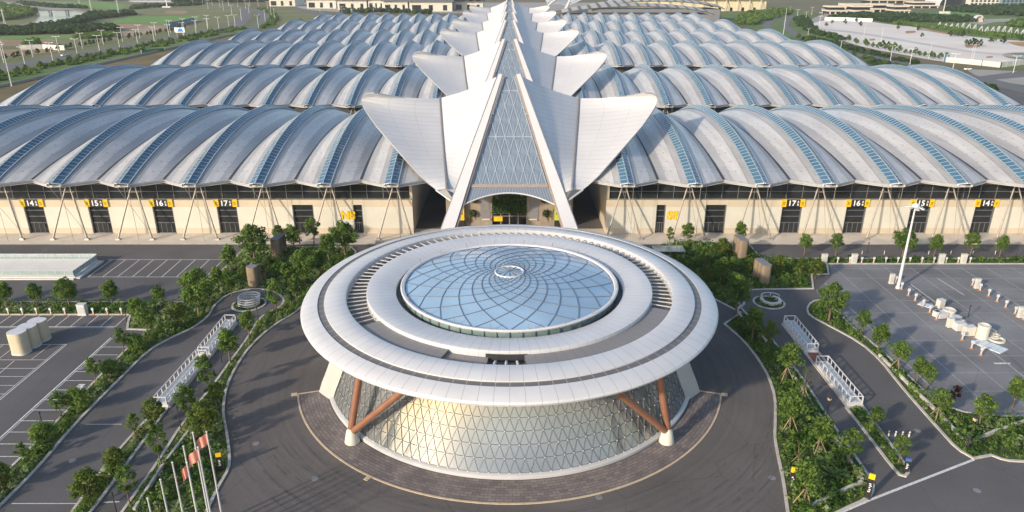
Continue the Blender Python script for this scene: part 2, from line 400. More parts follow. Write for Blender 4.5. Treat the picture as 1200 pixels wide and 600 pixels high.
M_EARTH = mat('earth', (0.10, 0.12, 0.045), 0.95, 0, 0, 0.006, 0.2, col2=(0.20, 0.155, 0.10), detail=10)
M_GRASS = mat('field_grass', (0.085, 0.15, 0.04), 0.95, 0, 0, 0.02, 0.2, col2=(0.15, 0.20, 0.07), detail=8)
M_BROWN = mat('bare_soil', (0.27, 0.18, 0.115), 0.95, 0, 0, 0.02, 0.2, col2=(0.35, 0.25, 0.165), detail=8)
M_DRYG = mat('dry_grass', (0.10, 0.10, 0.045), 0.95, 0, 0, 0.03, 0.2, col2=(0.22, 0.16, 0.08), detail=9)
M_SOIL = mat('bed_soil', (0.045, 0.065, 0.022), 0.95, 0, 0, 0.5, 0.2, col2=(0.085, 0.11, 0.035), detail=8)
M_SAND = mat('white_sand', (0.66, 0.59, 0.53), 0.95, 0, 0, 0.02, 0.2, col2=(0.76, 0.71, 0.66), detail=9)
M_WATER = mat('water', (0.20, 0.21, 0.21), 0.12, 0, 0.1, 0.05, 0.6)

def structure(o): o['kind'] = 'structure'; return o
structure(sheet('ground', [(-6000, -200), (6000, -200), (6000, 14000), (-6000, 14000)], 0.0, M_EARTH))
structure(sheet('asphalt', [(-250, 30), (250, 30), (250, 146), (-250, 146)], 0.02, M_ASPH))
structure(sheet('pavement', [(-250, 146), (250, 146), (250, 156), (-250, 156)], 0.024, M_CONC))
mb = MB(); mb.box((0, 145.9, 0.02), (500, 0.3, 0.12)); structure(mb.build('kerb', M_KERB))
structure(sheet('yard', [(-250, 156), (250, 156), (250, 760), (-250, 760)], 0.022, M_ASPH))

RC = (0.0, 94.7)                        # centre of the rotunda
def plaza_arc(r, a0, a1, n): return [(RC[0]+r*math.cos(R(a0+(a1-a0)*i/n)), RC[1]+r*math.sin(R(a0+(a1-a0)*i/n))) for i in range(n+1)]
PL_L = G([(350, 365), (320, 382.5), (295, 405), (277.5, 430), (266, 455), (263, 480), (264, 490), (268, 510), (271, 535), (270, 550), (257, 572), (244, 600), (225, 640)])
PL_R = G([(847.5, 380), (870, 399), (888, 422), (900, 443), (907, 466), (907, 492), (906, 512), (910, 535), (916, 562), (921, 599), (927, 640)])
plaza = PL_L+[(PL_L[-1][0], 40), (PL_R[-1][0], 40)]+PL_R[::-1]+[(36, 122), (25, 134), (18, 140), (-18, 140), (-25, 134), (-33, 124)]
structure(sheet('plaza', plaza, 0.026, M_PLAZA))

ROAD_L = G([(-25, 620), (0, 595), (45, 550), (85, 502), (120, 466), (140, 446), (175, 411), (200, 397), (225, 386), (245, 372), (252, 358), (265, 347), (282, 341), (300, 338.5), (316, 341), (326, 345), (332.5, 352), (328, 360), (312, 367), (302, 375), (290, 395), (270, 422), (250, 450), (212, 497), (185, 540), (160, 575), (142, 600), (125, 625)])
BED_LG = G([(-60, 612), (-20, 578), (15, 545), (40, 520), (85, 474), (110, 447), (140, 417), (155, 403), (173, 387.5), (148, 386.5), (149, 378), (152, 369.5), (-60, 369.5), (-60, 354), (215, 354), (260, 318), (287, 289.5), (412, 289.5), (420, 297)])+[(-32, 128), (-36, 119)]+PL_L+ROAD_L[::-1]
BED_RG = [(31, 128)]+G([(765, 292), (776, 284.5), (876, 284.5), (893, 303), (1320, 303), (1320, 309.8), (970, 309.8), (972, 322), (952, 322), (954, 339), (875, 340), (867, 343), (864, 349), (867, 358), (875, 368), (890, 382), (910, 403), (934, 434), (946, 450), (975, 495), (1005, 537), (1022, 562), (1026, 573), (1020, 585), (985, 601), (945, 622)])+PL_R[::-1]+[(40, 112)]
ISL_L = G([(183, 479), (201, 474), (170, 517), (137, 562), (107, 602), (80, 632), (62, 625), (84, 600), (112, 558), (150, 514)])
ISL_R = G([(990, 478), (1012, 476), (1028, 498), (1046, 522), (1062, 545), (1067, 554), (1062, 560), (1053, 557.5), (1043, 547), (1012, 506)])
BED_R2 = G([(944, 362), (950, 353.5), (962, 351), (978, 362), (1002, 385), (1040, 416), (1075, 450), (1100, 473), (1140, 486), (1190, 488), (1330, 490), (1330, 546), (1200, 542.5), (1178, 541), (1162, 535), (1141, 539), (1120, 527), (1100, 505), (1075, 477), (1052, 450), (1030, 422), (1007, 402), (970, 382), (947, 370)])
def circle_pts(c, r, n=28): return [(c[0]+r*math.cos(2*math.pi*i/n), c[1]+r*math.sin(2*math.pi*i/n)) for i in range(n)]
RB_L = circle_pts(g(292, 357), 3.0); RB_R = circle_pts(g(901, 355), 2.8)
beds = []
for p, sm in ((BED_LG, 1), (BED_RG, 1), (ISL_L, 1), (ISL_R, 1), (BED_R2, 1), (RB_L, 0), (RB_R, 0)):
    q = ccw(p)
    if sm: q = ccw(smooth_poly(q, 1))
    beds.append(q)
    k = len(q); inn = offset(q, 0.34); mb = MB()
    for i in range(k):
        j = (i+1) % k; A, B, C, D = q[i], q[j], inn[j], inn[i]; h = 0.17
        mb.quad((*A, h), (*B, h), (*C, h), (*D, h)); mb.quad((*A, 0.0), (*B, 0.0), (*B, h), (*A, h)); mb.quad((*C, 0.0), (*D, 0.0), (*D, h), (*C, h))
    structure(mb.build('kerb', M_KERB))
    structure(sheet('bed', inn, 0.11, M_SOIL))
CARP = G([(972, 309.9), (1330, 309.9), (1330, 489), (1190, 487), (1140, 484), (1100, 470), (1060, 434), (1020, 399), (985, 367), (962, 349), (956, 341), (974, 324)])
structure(sheet('car_park', CARP, 0.026, M_CARPK))

# painted markings: each family of lines is one painted layer of the road surface
def line(mb, a, b, wd=0.13, z=0.032):
    a, b = Vector(a), Vector(b); d = (b-a).normalized(); n = Vector((-d.y, d.x))*wd/2; z += 0.0004*(len(mb.f) % 60)
    mb.quad((*(a-n), z), (*(b-n), z), (*(b+n), z), (*(a+n), z))
mk = MB()
def pl(mb, pts, wd=0.13, px=True):
    for a, b in zip(pts[:-1], pts[1:]): line(mb, g(*a) if px else a, g(*b) if px else b, wd)
# bus bays
pl(mk, [(103, 324.7), (250, 324.7)], 0.16); pl(mk, [(126, 304.4), (262, 304.4)], 0.16)
ya, yb = g(0, 324.7)[1], g(0, 304.4)[1]
for i in range(10):
    x = g(103+17.3*i, 324.7)[0]
    if i < 9: line(mk, (x, ya), (x, yb), 0.16)
# stalls along the hedge
yh0, yh1 = g(0, 383)[1], g(0, 370)[1]; x_end = g(135, 383)[0]
line(mk, (-110, yh0), (x_end, yh0), 0.2); line(mk, (-110, yh0-0.4), (x_end, yh0-0.4), 0.12)
for i in range(14): line(mk, (x_end-2.5*i, yh0), (x_end-2.5*i, yh1), 0.15)
# stalls along the diagonal bed
e0 = Vector(g(130, 396)); e1 = Vector(g(15, 500)); du = (e1-e0).normalized(); L = (e1-e0).length+12
line(mk, e0, e0+du*L, 0.22); line(mk, e0+Vector((0.35, -0.1)), e0+du*L+Vector((0.35, -0.1)), 0.1)
bx = [Vector(p) for p in G([(155, 403), (140, 417), (110, 447), (85, 474), (40, 520), (15, 545), (-20, 578)])]
def bed_x(y):
    for a, b in zip(bx[:-1], bx[1:]):
        if b.y <= y <= a.y: return a.x+(b.x-a.x)*(y-a.y)/(b.y-a.y)
    return None
k = 0
while True:
    p = e0+du*(2.55/abs(du.y)*0.98*k+0.6)
    if p.y < 62: break
    q = bed_x(p.y)
    if q: line(mk, p, (q-0.3, p.y), 0.13)
    k += 1
# stalls round the vents
pl(mk, [(-30, 404), (78, 404)], 0.13); pl(mk, [(78, 404), (0, 469)], 0.16); pl(mk, [(74.5, 405), (-3, 469)], 0.1)
for x0, y0, x1 in ((-30, 422, 57), (-30, 432, 42), (-30, 441.5, 31), (-30, 452, 18), (-30, 462, 6)): pl(mk, [(x0, y0), (x1, y0)], 0.11)
for i, (x0, x1) in enumerate(((59, 37), (20, -2), (4, -20))): pl(mk, [(x0, 404.5), (x1, 421.5)], 0.12)
pl(mk, [(17, 423), (-4, 441)], 0.12)
pl(mk, [(985, 601), (1020, 586), (1141, 539)], 0.32)          # stop line band at the road mouth
pl(mk, [(70, 590.5), (90, 590.5)], 0.12); pl(mk, [(14, 590.5), (80, 590.5)], 0.12); pl(mk, [(100, 497.5), (143, 497.5)], 0.1)
pl(mk, [(122, 589), (140, 588)], 0.2)
structure(mk.build('road_markings', M_PAINT))
mk = MB()
y0c, y1c = 80.5, 133.2
def clip_line(mb, x, ya, yb, wd):
    ys = np.linspace(ya, yb, 90); ok = inside(CARP, np.stack([np.full(90, x), ys], 1)); st = None
    for i in range(90):
        if ok[i] and st is None: st = ys[i]
        if st is not None and (not ok[i] or i == 89): line(mb, (x, st), (x, ys[i-1]), wd); st = None
for i in range(16):
    x = 60+5.05*i; clip_line(mk, x, y0c, y1c, 0.12 if i % 3 else 0.2)
for j in range(11):
    y = 82+5.0*j; xs = np.linspace(48, 140, 120); ok = inside(CARP, np.stack([xs, np.full(120, y)], 1))
    if ok.any(): line(mk, (xs[ok][0], y), (xs[ok][-1], y), 0.09)
structure(mk.build('bay_markings', M_PAINTOLD))
mk = MB(); pl(mk, [(1067, 333), (1097, 355)], 0.18); pl(mk, [(1098, 326), (1130, 346)], 0.18); pl(mk, [(1165, 426), (1184, 426)], 0.4)
structure(mk.build('bay_lines', M_PAINT))
# drains of the road: worn pale joint lines
mk = MB()
for a, b in (((100, 300), (112, 292)), ((44, 300), (55, 292))): pl(mk, [a, b], 0.06)
structure(mk.build('road_joints', M_PAINTOLD))

mk = MB(); mrk = random.Random(4)
def arc_mark(cx, cy, r, a0, a1, wd):
    n_ = max(4, int(abs(a1-a0)/4)); z = 0.0305+0.0009*(len(mk.f) % 37)/3
    mk.grid([[(cx+q*math.cos(R(a0+(a1-a0)*i/n_)), cy+q*math.sin(R(a0+(a1-a0)*i/n_)), z) for q in (r, r+wd)] for i in range(n_+1)])
for i in range(11):
    r = mrk.uniform(32, 39.5); a0 = mrk.uniform(200, 320); ln = mrk.uniform(18, 50); ex = mrk.uniform(-1.5, 1.5)
    arc_mark(RC[0]+ex, RC[1], r, a0, a0+ln, 0.2); arc_mark(RC[0]+ex, RC[1], r+1.7, a0, a0+ln, 0.2)
for i in range(9):
    x = mrk.uniform(-90, -50); y = mrk.uniform(75, 98); r = mrk.uniform(14, 30); a0 = mrk.uniform(0, 360)
    arc_mark(x, y, r, a0, a0+mrk.uniform(15, 35), 0.18) if -95 < x+r*math.cos(R(a0+12)) < -58 and 70 < y+r*math.sin(R(a0+12)) < 100 else None
structure(mk.build('tyre_marks', mat('tyre_rubber_film', (0.104, 0.097, 0.094), 0.8, 0, 0.3, 0.6)))
# planting: uncountable ground shrubs
lab = ['mixed low shrubs filling the big garden bed left of the plaza', 'mixed low shrubs filling the garden bed right of the plaza',
       'low shrubs on the left median beyond the white ramp', 'low shrubs on the right median beyond the white ramp',
       'low shrubs and lawn between the right road and the car park', 'green planting around the left white spiral ring', 'green planting around the right white ring']
for i, q in enumerate(beds):
    big = i in (0, 1, 4)
    shrubs('shrubs', offset(q, 0.3), 2.3 if big else 3.2, 0.35 if i < 5 else 0.25, 0.95 if i < 5 else 0.45, 34, lab[i], margin=0.25 if i < 5 else 0.2)

# ================================================================== the rotunda
ro = thing('rotunda', 'round white entrance rotunda with saucer roof, spiral glass dome and sloping glass wall', 'rotunda', (RC[0], RC[1], 0))
NP = 104
def ring(name, prof, m, n=208, a0=0, a1=2*math.pi, uvn=NP, smooth=30):
    mb = MB(); mb.lathe(prof, n, (0, 0), a0, a1, 0, uvn); return mb.build(name, m, ro, smooth=smooth)
ring('outer_roof_ring', [(26.95, 12.1), (26.95, 12.72), (27.8, 12.58), (28.6, 12.36), (29.1, 12.1), (29.25, 11.85), (29.15, 11.6), (28.6, 11.35), (27.0, 11.15), (22.0, 10.9), (12, 10.9)], M_DISC)
ring('gutter_ring', [(26.02, 12.72), (26.97, 12.62)], panel_mat('gutter_panels', (0.17, 0.16, 0.155), 0.5, 0.2, 1, 0.06, 0, 0, 2.2))
ring('middle_roof_ring', [(23.05, 11.9), (23.05, 13.2), (23.25, 13.28), (24.6, 13.14), (25.95, 12.93), (26.05, 12.88), (26.05, 12.2)], M_DISC)
ring('inner_roof_ring', [(16.2, 12.0), (16.2, 13.0), (16.5, 13.08), (18.4, 13.32), (20.0, 13.48), (20.25, 13.42), (20.3, 13.1), (20.3, 12.0)], M_DISC)
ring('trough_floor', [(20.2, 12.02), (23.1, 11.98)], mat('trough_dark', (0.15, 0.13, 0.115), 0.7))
ring('dome_gutter', [(15.2, 12.45), (16.25, 12.42)], M_DARKMET)
# solid grey covers over the front of the trough, with a sunken well in the middle
mb = MB()
for a, b, z in ((214, 249, 12.95), (275, 339, 12.95), (249, 263, 12.55)):
    mb.lathe([(20.32, z-0.25), (20.32, z), (23.03, z-0.04), (23.03, z-0.25)], 24, (0, 0), R(a), R(b), 0, (b-a)/3.2)
    for t in (a, b):
        c, s = math.cos(R(t)), math.sin(R(t)); mb.quad((20.32*c, 20.32*s, 12.0), (23.03*c, 23.03*s, 12.0), (23.03*c, 23.03*s, z-0.04), (20.32*c, 20.32*s, z))
mb.build('trough_cover', panel_mat('grey_covers', (0.25, 0.235, 0.225), 0.55, 0.1, 1, 0.03, 0, 0, 0.6), ro)
mb = MB(); mb.lathe([(20.36, 11.95), (20.36, 13.05)], 12, (0, 0), R(262), R(276)); mb.build('well_shade_back', M_DARKMET, ro)  # dark sheet added over the white ring skirt, standing in for the well's shade
mb = MB()
for a in (265.5, 269, 272.5):
    c, s = math.cos(R(a)), math.sin(R(a)); mb.tube([(20.6*c, 20.6*s, 12.2), (21.8*c, 21.8*s, 12.75), (23.0*c, 23.0*s, 12.8)], 0.16, 8)
mb.build('pipe', M_WHITE, ro, smooth=40)
# radial fins over the rest of the trough
mb = MB(); na = 70
for i in range(na):
    a = 339+i*(235/na)
    c, s = math.cos(R(a)), math.sin(R(a)); mb.bar((20.3*c, 20.3*s, 12.86), (23.05*c, 23.05*s, 12.78), 0.18, 0.10)
mb.build('trough_fins', mat('fin_pale', (0.56, 0.54, 0.51), 0.5), ro)
# glass parapet round the dome
ring('parapet_glass', [(15.3, 12.45), (15.36, 13.42)], mat('parapet_green_glass', (0.18, 0.26, 0.25), 0.12, 0, 0.12, 0.8, 0.8), uvn=60)
ring('parapet_rail', [(15.5, 13.40), (15.55, 13.55), (15.4, 13.66), (15.05, 13.62), (14.9, 13.4), (15.0, 13.3), (15.5, 13.3)], M_WHITE)
mb = MB()
for i in range(60):
    a = 2*math.pi*i/60; c, s = math.cos(a), math.sin(a); mb.bar((15.42*c, 15.42*s, 12.45), (15.46*c, 15.46*s, 13.4), 0.09, 0.09)
mb.build('parapet_posts', M_MULL, ro)
mb = MB()
for i in range(20):
    a = 2*math.pi*(i+0.5)/20; c, s = math.cos(a), math.sin(a); mb.tube([(15.3*c, 15.3*s, 13.6), (15.3*c, 15.3*s, 14.35)], 0.045, 6)
mb.build('lightning_rods', M_GREYMET, ro)
# the dome: counter-spiralling bars with flat glass quads between
ND = 20; rat = math.exp(-math.pi/ND*0.92)
def dz(r): return 13.35+1.65*(1-(r/15.0)**2)
rings = []; rr = 15.0
while rr > 2.0: rings.append(rr); rr *= rat
rings.append(1.9)
def dpt(k, i): a = 2*math.pi*(i+0.5*(k % 2))/ND; return Vector((rings[k]*math.cos(a), rings[k]*math.sin(a), dz(rings[k])))
gl = MB(); ba = MB()
def nxt(k, i, side):                    # neighbour on the next ring in, to one side
    return (k+1, i if (side > 0 and k % 2 == 0) or (side < 0 and k % 2 == 1) else (i+1 if side > 0 else i-1))
for k in range(len(rings)-1):
    for i in range(ND):
        for sd in (-1, 1):
            kk, ii = nxt(k, i, sd); ba.bar(dpt(k, i)+Vector((0, 0, 0.03)), dpt(kk, ii)+Vector((0, 0, 0.03)), 0.10 if k < 8 else 0.06, 0.08)
        a = dpt(k, i); b = dpt(*nxt(k, i, 1)); d = dpt(*nxt(k, i, -1))
        if k+2 < len(rings): gl.quad(a, b, dpt(k+2, i), d)
        else: gl.poly([a, b, d])
        if k == 0: gl.poly([dpt(0, i), dpt(0, i+1), dpt(*nxt(0, i, 1))])
M_DOME = mat('dome_glass', (0.30, 0.44, 0.58), 0.12, 0.0, 0.16, 0.12, 0.9)
gl.build('dome_glass', M_DOME, ro); ba.build('dome_bars', mat('dome_bar', (0.17, 0.21, 0.26), 0.45, 0.2), ro)
mb = MB(); mb.lathe([(2.12, 14.85), (2.12, 15.12), (2.02, 15.18), (1.9, 15.12), (1.88, 15.0)], 40); hub = mb.build('dome_hub', M_WHITE, ro, smooth=40)
mb = MB(); mb.lathe([(1.9, 15.02), (0.9, 15.12), (0.001, 15.16)], 24); mb.build('hub_glass', M_DOME, hub)
mb = MB()
for i in range(6):
    a = math.pi*i/6; mb.bar((1.75*math.cos(a), 1.75*math.sin(a), 15.06), (-1.75*math.cos(a), -1.75*math.sin(a), 15.06+0.001*i), 0.05, 0.24)
mb.build('hub_spokes', M_MULL, hub)
# glass wall
def wr(z): return 26.25-0.50*(z-0.45)+0.012*(z-0.45)**2
M_RGLASS = mat('wall_glass', (0.185, 0.197, 0.205), 0.05, 0.0, 0.3, 0.10, 1.0)
M_RGLASS.node_tree.nodes['Principled BSDF'].inputs['IOR'].default_value = 1.75
A0, A1 = R(203), R(337); NT = 50; NZ = 7; zs = [0.55+(10.9-0.55)*k/NZ for k in range(NZ+1)]
def wp(k, i):
    a = A0+(A1-A0)*(i+0.5*(k % 2))/NT; a = min(max(a, A0), A1); r = wr(zs[k]); return Vector((r*math.cos(a), r*math.sin(a), zs[k]))
gw = MB(); mw = MB(); nw = MB()
for k in range(NZ):
    for i in range(-1, NT+1):
        j = i if k % 2 == 0 else i+1
        lo0, lo1 = wp(k, i), wp(k, i+1); hi0, hi1 = wp(k+1, j-1 if k % 2 == 0 else j-1), wp(k+1, j)
        tri = [(wp(k, i), wp(k, i+1), wp(k+1, i if k % 2 == 0 else i+1)), (wp(k+1, i-1 if k % 2 == 0 else i), wp(k, i), wp(k+1, i if k % 2 == 0 else i+1))]
        for t in tri:
            n = (t[1]-t[0]).cross(t[2]-t[0])
            if n.length < 0.05: continue
            jit = n.normalized()*nr.normal(0, 0.006)
            for a, b in ((t[0], t[1]), (t[1], t[2]), (t[2], t[0])):
                if (b-a).length > 0.3: mw.bar(a, b, 0.038, 0.08, up=(a.x, a.y, 8))
    for i in range(NT+1):
        p = wp(k, i); q = Vector((p.x, p.y, 0)).normalized(); mw.tube([p+q*0.03+Vector((0, 0, .01)), p+q*0.10+Vector((0, 0, .05))], 0.075, 6, 1)
gw.lathe([(wr(z)-0.03, z) for z in np.linspace(0.5, 10.95, 14)], 80, (0, 0), A0, A1); gwo = gw.build('glass_wall', M_RGLASS, ro, smooth=60); mw.build('glass_wall_mullions', [mat('wall_mullion', (0.17, 0.17, 0.165), 0.5), M_WHITE], gwo)
mb = MB(); mb.lathe([(wr(0.5)+0.5, 0.03), (wr(0.5)+0.5, 0.38), (wr(0.5)+0.35, 0.5), (wr(0.5)-0.1, 0.56)], 96, (0, 0), R(201), R(339)); mb.build('base_lip', M_FASCIA, ro, smooth=35)
mb = MB(); mb.lathe([(24.5, 0.03), (20, 10.95)], 64, (0, 0), R(337), R(563)); mb.build('rear_wall', M_CREAM, ro, smooth=40)
# slanted white cheek walls where the glass ends
for s in (-1, 1):
    mb = MB(); a = R(270+s*67.2); b = R(270+s*73.5); P = []
    for t in np.linspace(0, 1, 8):
        z = 0.05+t*10.8; row = []
        for q in np.linspace(0, 1, 5):
            an = a+(b-a)*q; r = wr(max(z, 0.45))+0.2+1.5*q; row.append((r*math.cos(an), r*math.sin(an), z))
        P.append(row)
    mb.slab(P, 0.5); mb.build('cheek_wall', mat('cheek_concrete', (0.47, 0.45, 0.41), 0.7, 0, 0.06, 0.5), ro, smooth=40)
for s in (-1, 1):                        # forked bronze columns on white cones
    bx_, by_ = s*19.75, 75.3-94.7
    cm = MB(); cm.lathe([(0.95, 0.04), (0.95, 0.25), (0.62, 1.75), (0.35, 2.0)], 24, (bx_, by_)); foot = cm.build('column_foot', M_CREAM, ro, smooth=40)
    tm = MB(); tm.tube([(bx_+s*0.1, by_+0.1, 1.5), (s*17.95, 76.5-94.7, 11.0)], 0.46, 16); tm.build('bronze_column', M_BRONZE, ro, smooth=50)
    tm = MB(); tm.tube([(bx_-s*0.1, by_-0.05, 1.5), (s*10.8, 71.9-94.7, 11.0)], 0.44, 16); tm.build('bronze_column', M_BRONZE, ro, smooth=50)
    dm = MB(); dm.lathe([(1.15, 0.07), (1.15, 0.05), (0.2, 0.06)], 20, (bx_, by_)); dm.build('column_plate', M_DARKMET, ro)
# brick apron
def brick_mat():
    m = mat('apron_bricks', (0.205, 0.182, 0.175), 0.85, 0, 0.2, 0.35)
    n, l, b = N(m); c = base_link(m); u, v = uv_sep(n, l)
    cb = n.new('ShaderNodeCombineXYZ'); l.new(u, cb.inputs[0]); l.new(v, cb.inputs[1])
    bt = n.new('ShaderNodeTexBrick'); bt.inputs['Scale'].default_value = 1.0; bt.inputs['Brick Width'].default_value = 0.9; bt.inputs['Row Height'].default_value = 0.45
    bt.inputs['Color1'].default_value = (0.75, 0.75, 0.78, 1); bt.inputs['Color2'].default_value = (1.2, 1.12, 1.08, 1); bt.inputs['Mortar'].default_value = (0.45, 0.45, 0.45, 1); bt.inputs['Mortar Size'].default_value = 0.03
    l.new(cb.outputs[0], bt.inputs['Vector'])
    mx = n.new('ShaderNodeMix'); mx.data_type = 'RGBA'; mx.blend_type = 'MULTIPLY'; mx.inputs[0].default_value = 1; l.new(c, mx.inputs[6]); l.new(bt.outputs['Color'], mx.inputs[7])
    l.new(mx.outputs[2], b.inputs['Base Color']); return m
M_BRICK = brick_mat()
mb = MB(); k = 90; P = []; UV = []
for i in range(k+1):
    a = R(196+148*i/k); P.append([(r*math.cos(a)+RC[0], r*math.sin(a)+RC[1], 0.06) for r in (26.9, 30.7)]); UV.append([(i/k*75, 0), (i/k*75, 3.8)])
mb.grid(P, 0, UV); structure(mb.build('brick_apron', M_BRICK))
mb = MB(); mb.lathe([(30.68, 0.03), (30.68, 0.10), (30.92, 0.10), (30.92, 0.03)], 120, RC, R(196), R(344))
for a in (196, 344):
    c, s = math.cos(R(a)), math.sin(R(a)); mb.bar((26.9*c, RC[1]+26.9*s, 0.05), (30.9*c, RC[1]+30.9*s, 0.05), 0.2, 0.1); mb.box((31.3*c, RC[1]+31.3*s, 0.03), (0.8, 0.7, 0.09), 0, R(a))
mb.box((31.2*math.cos(R(238)), RC[1]+31.2*math.sin(R(238)), 0.03), (0.8, 0.6, 0.08), 0, R(238))
structure(mb.build('apron_kerb', mat('apron_edge', (0.56, 0.45, 0.31), 0.8)))

# ================================================================== lotus canopies along the spine
YT = 147.0                               # front eave tips of the first row of halls
ROWS = [147.0, 244.0, 357.0, 441.0, 548.0, 645.0]
F0 = Vector((14.8, 133, 0)); AP = Vector((2.15, 175, 32.05))
def beam_at_row(py):
    lo, hi = 0.0, 1.0
    for _ in range(40):
        t = (lo+hi)/2; p = F0.lerp(AP, t)
        fwd = p.y*math.cos(PITCH)+(HC-p.z)*math.sin(PITCH); dn = -p.y*math.sin(PITCH)+(HC-p.z)*math.cos(PITCH)
        if 300+FPX*dn/fwd > py: lo = t
        else: hi = t
    return F0.lerp(AP, lo)
PN = Vector((0, -(AP.z-F0.z), AP.y-F0.y)).normalized()
def on_plane(px, py, off=0.0):           # the sloping plane of the two beams
    d = Vector(ray(px, py)); o = Vector((0, 0, HC)); p0 = Vector((0, F0.y, 0))+PN*off
    return o+d*((p0-o).dot(PN)/d.dot(PN))
loc = lambda p: Vector((p[0], p[1]-YT, p[2]))
def lerp(a, b, t): return Vector(a).lerp(Vector(b), t)
FT = at_y(678.5, 115, 183); TIP = at_y(769, 109.5, 176); TF = at_y(767.5, 119, 174.5); BB = beam_at_row(240); FB = at_y(670.5, 221.5, BB.y+2.0)
M_LGLASS = mat('canopy_glass', (0.20, 0.25, 0.31), 0.28, 0.0, 0.10, 0.2, 0.8)
def make_canopy(label):
    t = thing('lotus_canopy', label, 'canopy', (0, YT, 0), group='lotus canopies along the central spine')
    for s in (1, -1):
        sx = lambda p: Vector((p.x*s, p.y, p.z))
        # beam
        mb = MB(); n = 12
        for i in range(n):
            pass
        a, b = loc(F0), loc(AP); d = (b-a).normalized(); up = PN; side = Vector((1, 0, 0)); side = (side-d*side.dot(d)).normalized()
        k = len(mb.v)
        for p, wd in ((a-d*1.0, 3.0), (b+d*0.1, 0.95)):
            for q, r_ in ((-1, -1), (1, -1), (1, 1), (-1, 1)): mb.v.append(tuple(sx(p+side*q*wd/2+up*r_*(0.7 if wd > 2 else 0.45))))
        for q in ((0, 1, 5, 4), (1, 2, 6, 5), (2, 3, 7, 6), (3, 0, 4, 7), (3, 2, 1, 0), (4, 5, 6, 7)):
            mb.face([k+i for i in (q if s > 0 else q[::-1])])
        mb.build('beam', M_WHITE, t)
        mb = MB()                        # brown inner lining strip of the beam
        k = len(mb.v); ins = lambda p, wd, o: sx(p-side*(wd/2+o)+up*0.05)
        mb.bar(ins(a, 2.9, 0.25), ins(b, 0.95, 0.12), 0.45, 0.5, up=tuple(up)); mb.build('beam_lining', M_BEAMSIDE, t)
        mb = MB(); mb.bar(sx(a+side*1.6+up*0.35), sx(b+side*0.62+up*0.3), 0.22, 0.3, up=tuple(up)); mb.build('beam_joint', M_GREYMET, t)
        # inner petal
        nu, nv = 10, 12; P = []; UV = []
        bt = beam_at_row(228); ap = AP+Vector((0.55, 0.25, -0.1))
        lo0 = bt+side*1.25+up*0.1
        for j in range(nv+1):
            v = j/nv; A_ = lo0.lerp(ap, v); B_ = FB.lerp(FT, v)+Vector((0, 0, -0.9*math.sin(math.pi*v)))
            row = []; ur = []
            for i in range(nu+1):
                u = i/nu; p = A_.lerp(B_, u)+Vector((0, 0, (-0.5*v)*math.sin(math.pi*u))); row.append(sx(loc(p))); ur.append((u*18, v*48-u*3))
            P.append(row); UV.append(ur)
        mb = MB(); mb.slab(P, 0.45, UV); mb.build('inner_petal', M_PETAL, t, smooth=35)
        # outer petal with a rounded tip
        edge = [(511, 222.5), (502, 215), (493, 206.5), (475, 186), (457, 165.5), (441, 147), (429.5, 130.5), (425.2, 123), (423.7, 117.5), (425, 112.5), (429, 109), (438, 107.8)]
        def y_line(py):                  # depth of the straight chord from petal foot to tip, seen at this height
            lo, hi = 0.0, 1.0
            for _ in range(40):
                t_ = (lo+hi)/2; p = BB.lerp(TF, t_); fwd = p.y*math.cos(PITCH)+(HC-p.z)*math.sin(PITCH); dn = -p.y*math.sin(PITCH)+(HC-p.z)*math.cos(PITCH)
                if 300+FPX*dn/fwd > py: lo = t_
                else: hi = t_
            return BB.lerp(TF, lo).y-2.2*math.sin(math.pi*lo)
        out = [at_y(1194-ex, ey, y_line(ey) if ey > 119 else TIP.y-1.5) for ex, ey in edge]; EC = out[0]
        P = []; UV = []; m = len(out)-1
        for j, o in enumerate(out):
            v = (0, .06, .13, .29, .45, .60, .73, .80, .86, .91, .96, 1.0)[j]; f_ = FB.lerp(FT, v)+Vector((0, 0, -0.9*math.sin(math.pi*v))); row = []; ur = []
            for i in range(nu+1):
                u = i/nu; p = f_.lerp(o, u)+Vector((0.0, 0, -0.55*v*math.sin(math.pi*u))); row.append(sx(loc(p))); ur.append((u*18, v*48+u*1.5))
            P.append(row); UV.append(ur)
        mb = MB(); mb.slab(P, 0.4, UV); mb.build('outer_petal', M_PETAL, t, smooth=35)
        mb = MB()                        # grey tube drawing a darker line along the fold
        pts = [sx(loc(FB.lerp(FT, v)+Vector((0, 0, -0.9*math.sin(math.pi*v)+0.12)))) for v in np.linspace(0, 1, 13)]
        mb.tube(pts, 0.3, 6); mb.build('fold_line', M_GREYMET, t)
        mb = MB(); mb.poly([sx(loc(p)) for p in (EC+Vector((0, 0, -0.2)), FB+Vector((0, 0, -0.2)), BB)]); mb.poly([sx(loc(p)) for p in (FB+Vector((0, 0, -0.2)), lo0, BB)]); mb.build('petal_foot', mat('foot_grey', (0.13, 0.135, 0.145), 0.5, 0.1), t)
        mb = MB(); mb.bar(sx(loc(BB)), sx(loc(EC)), 0.3, 0.3); mb.build('petal_edge', M_WHITE, t)
    # glass slope with raised diamonds
    b0 = beam_at_row(216); wL = b0-side*1.75; off = -0.45
    C0 = Vector((-wL.x, wL.y, wL.z))+PN*off; C1 = Vector((wL.x, wL.y, wL.z))+PN*off; CM = Vector((0, wL.y, wL.z))+PN*off; C2 = CM+(Vector((0, AP.y+0.2, AP.z))+PN*off-CM)*8/7
    n = 8; gm = MB(); bm_ = MB()
    def bp(i, j): return loc(C0+(C1-C0)*((i+j*0.5)/n)+(C2-(C0+C1)/2)*(j/n))
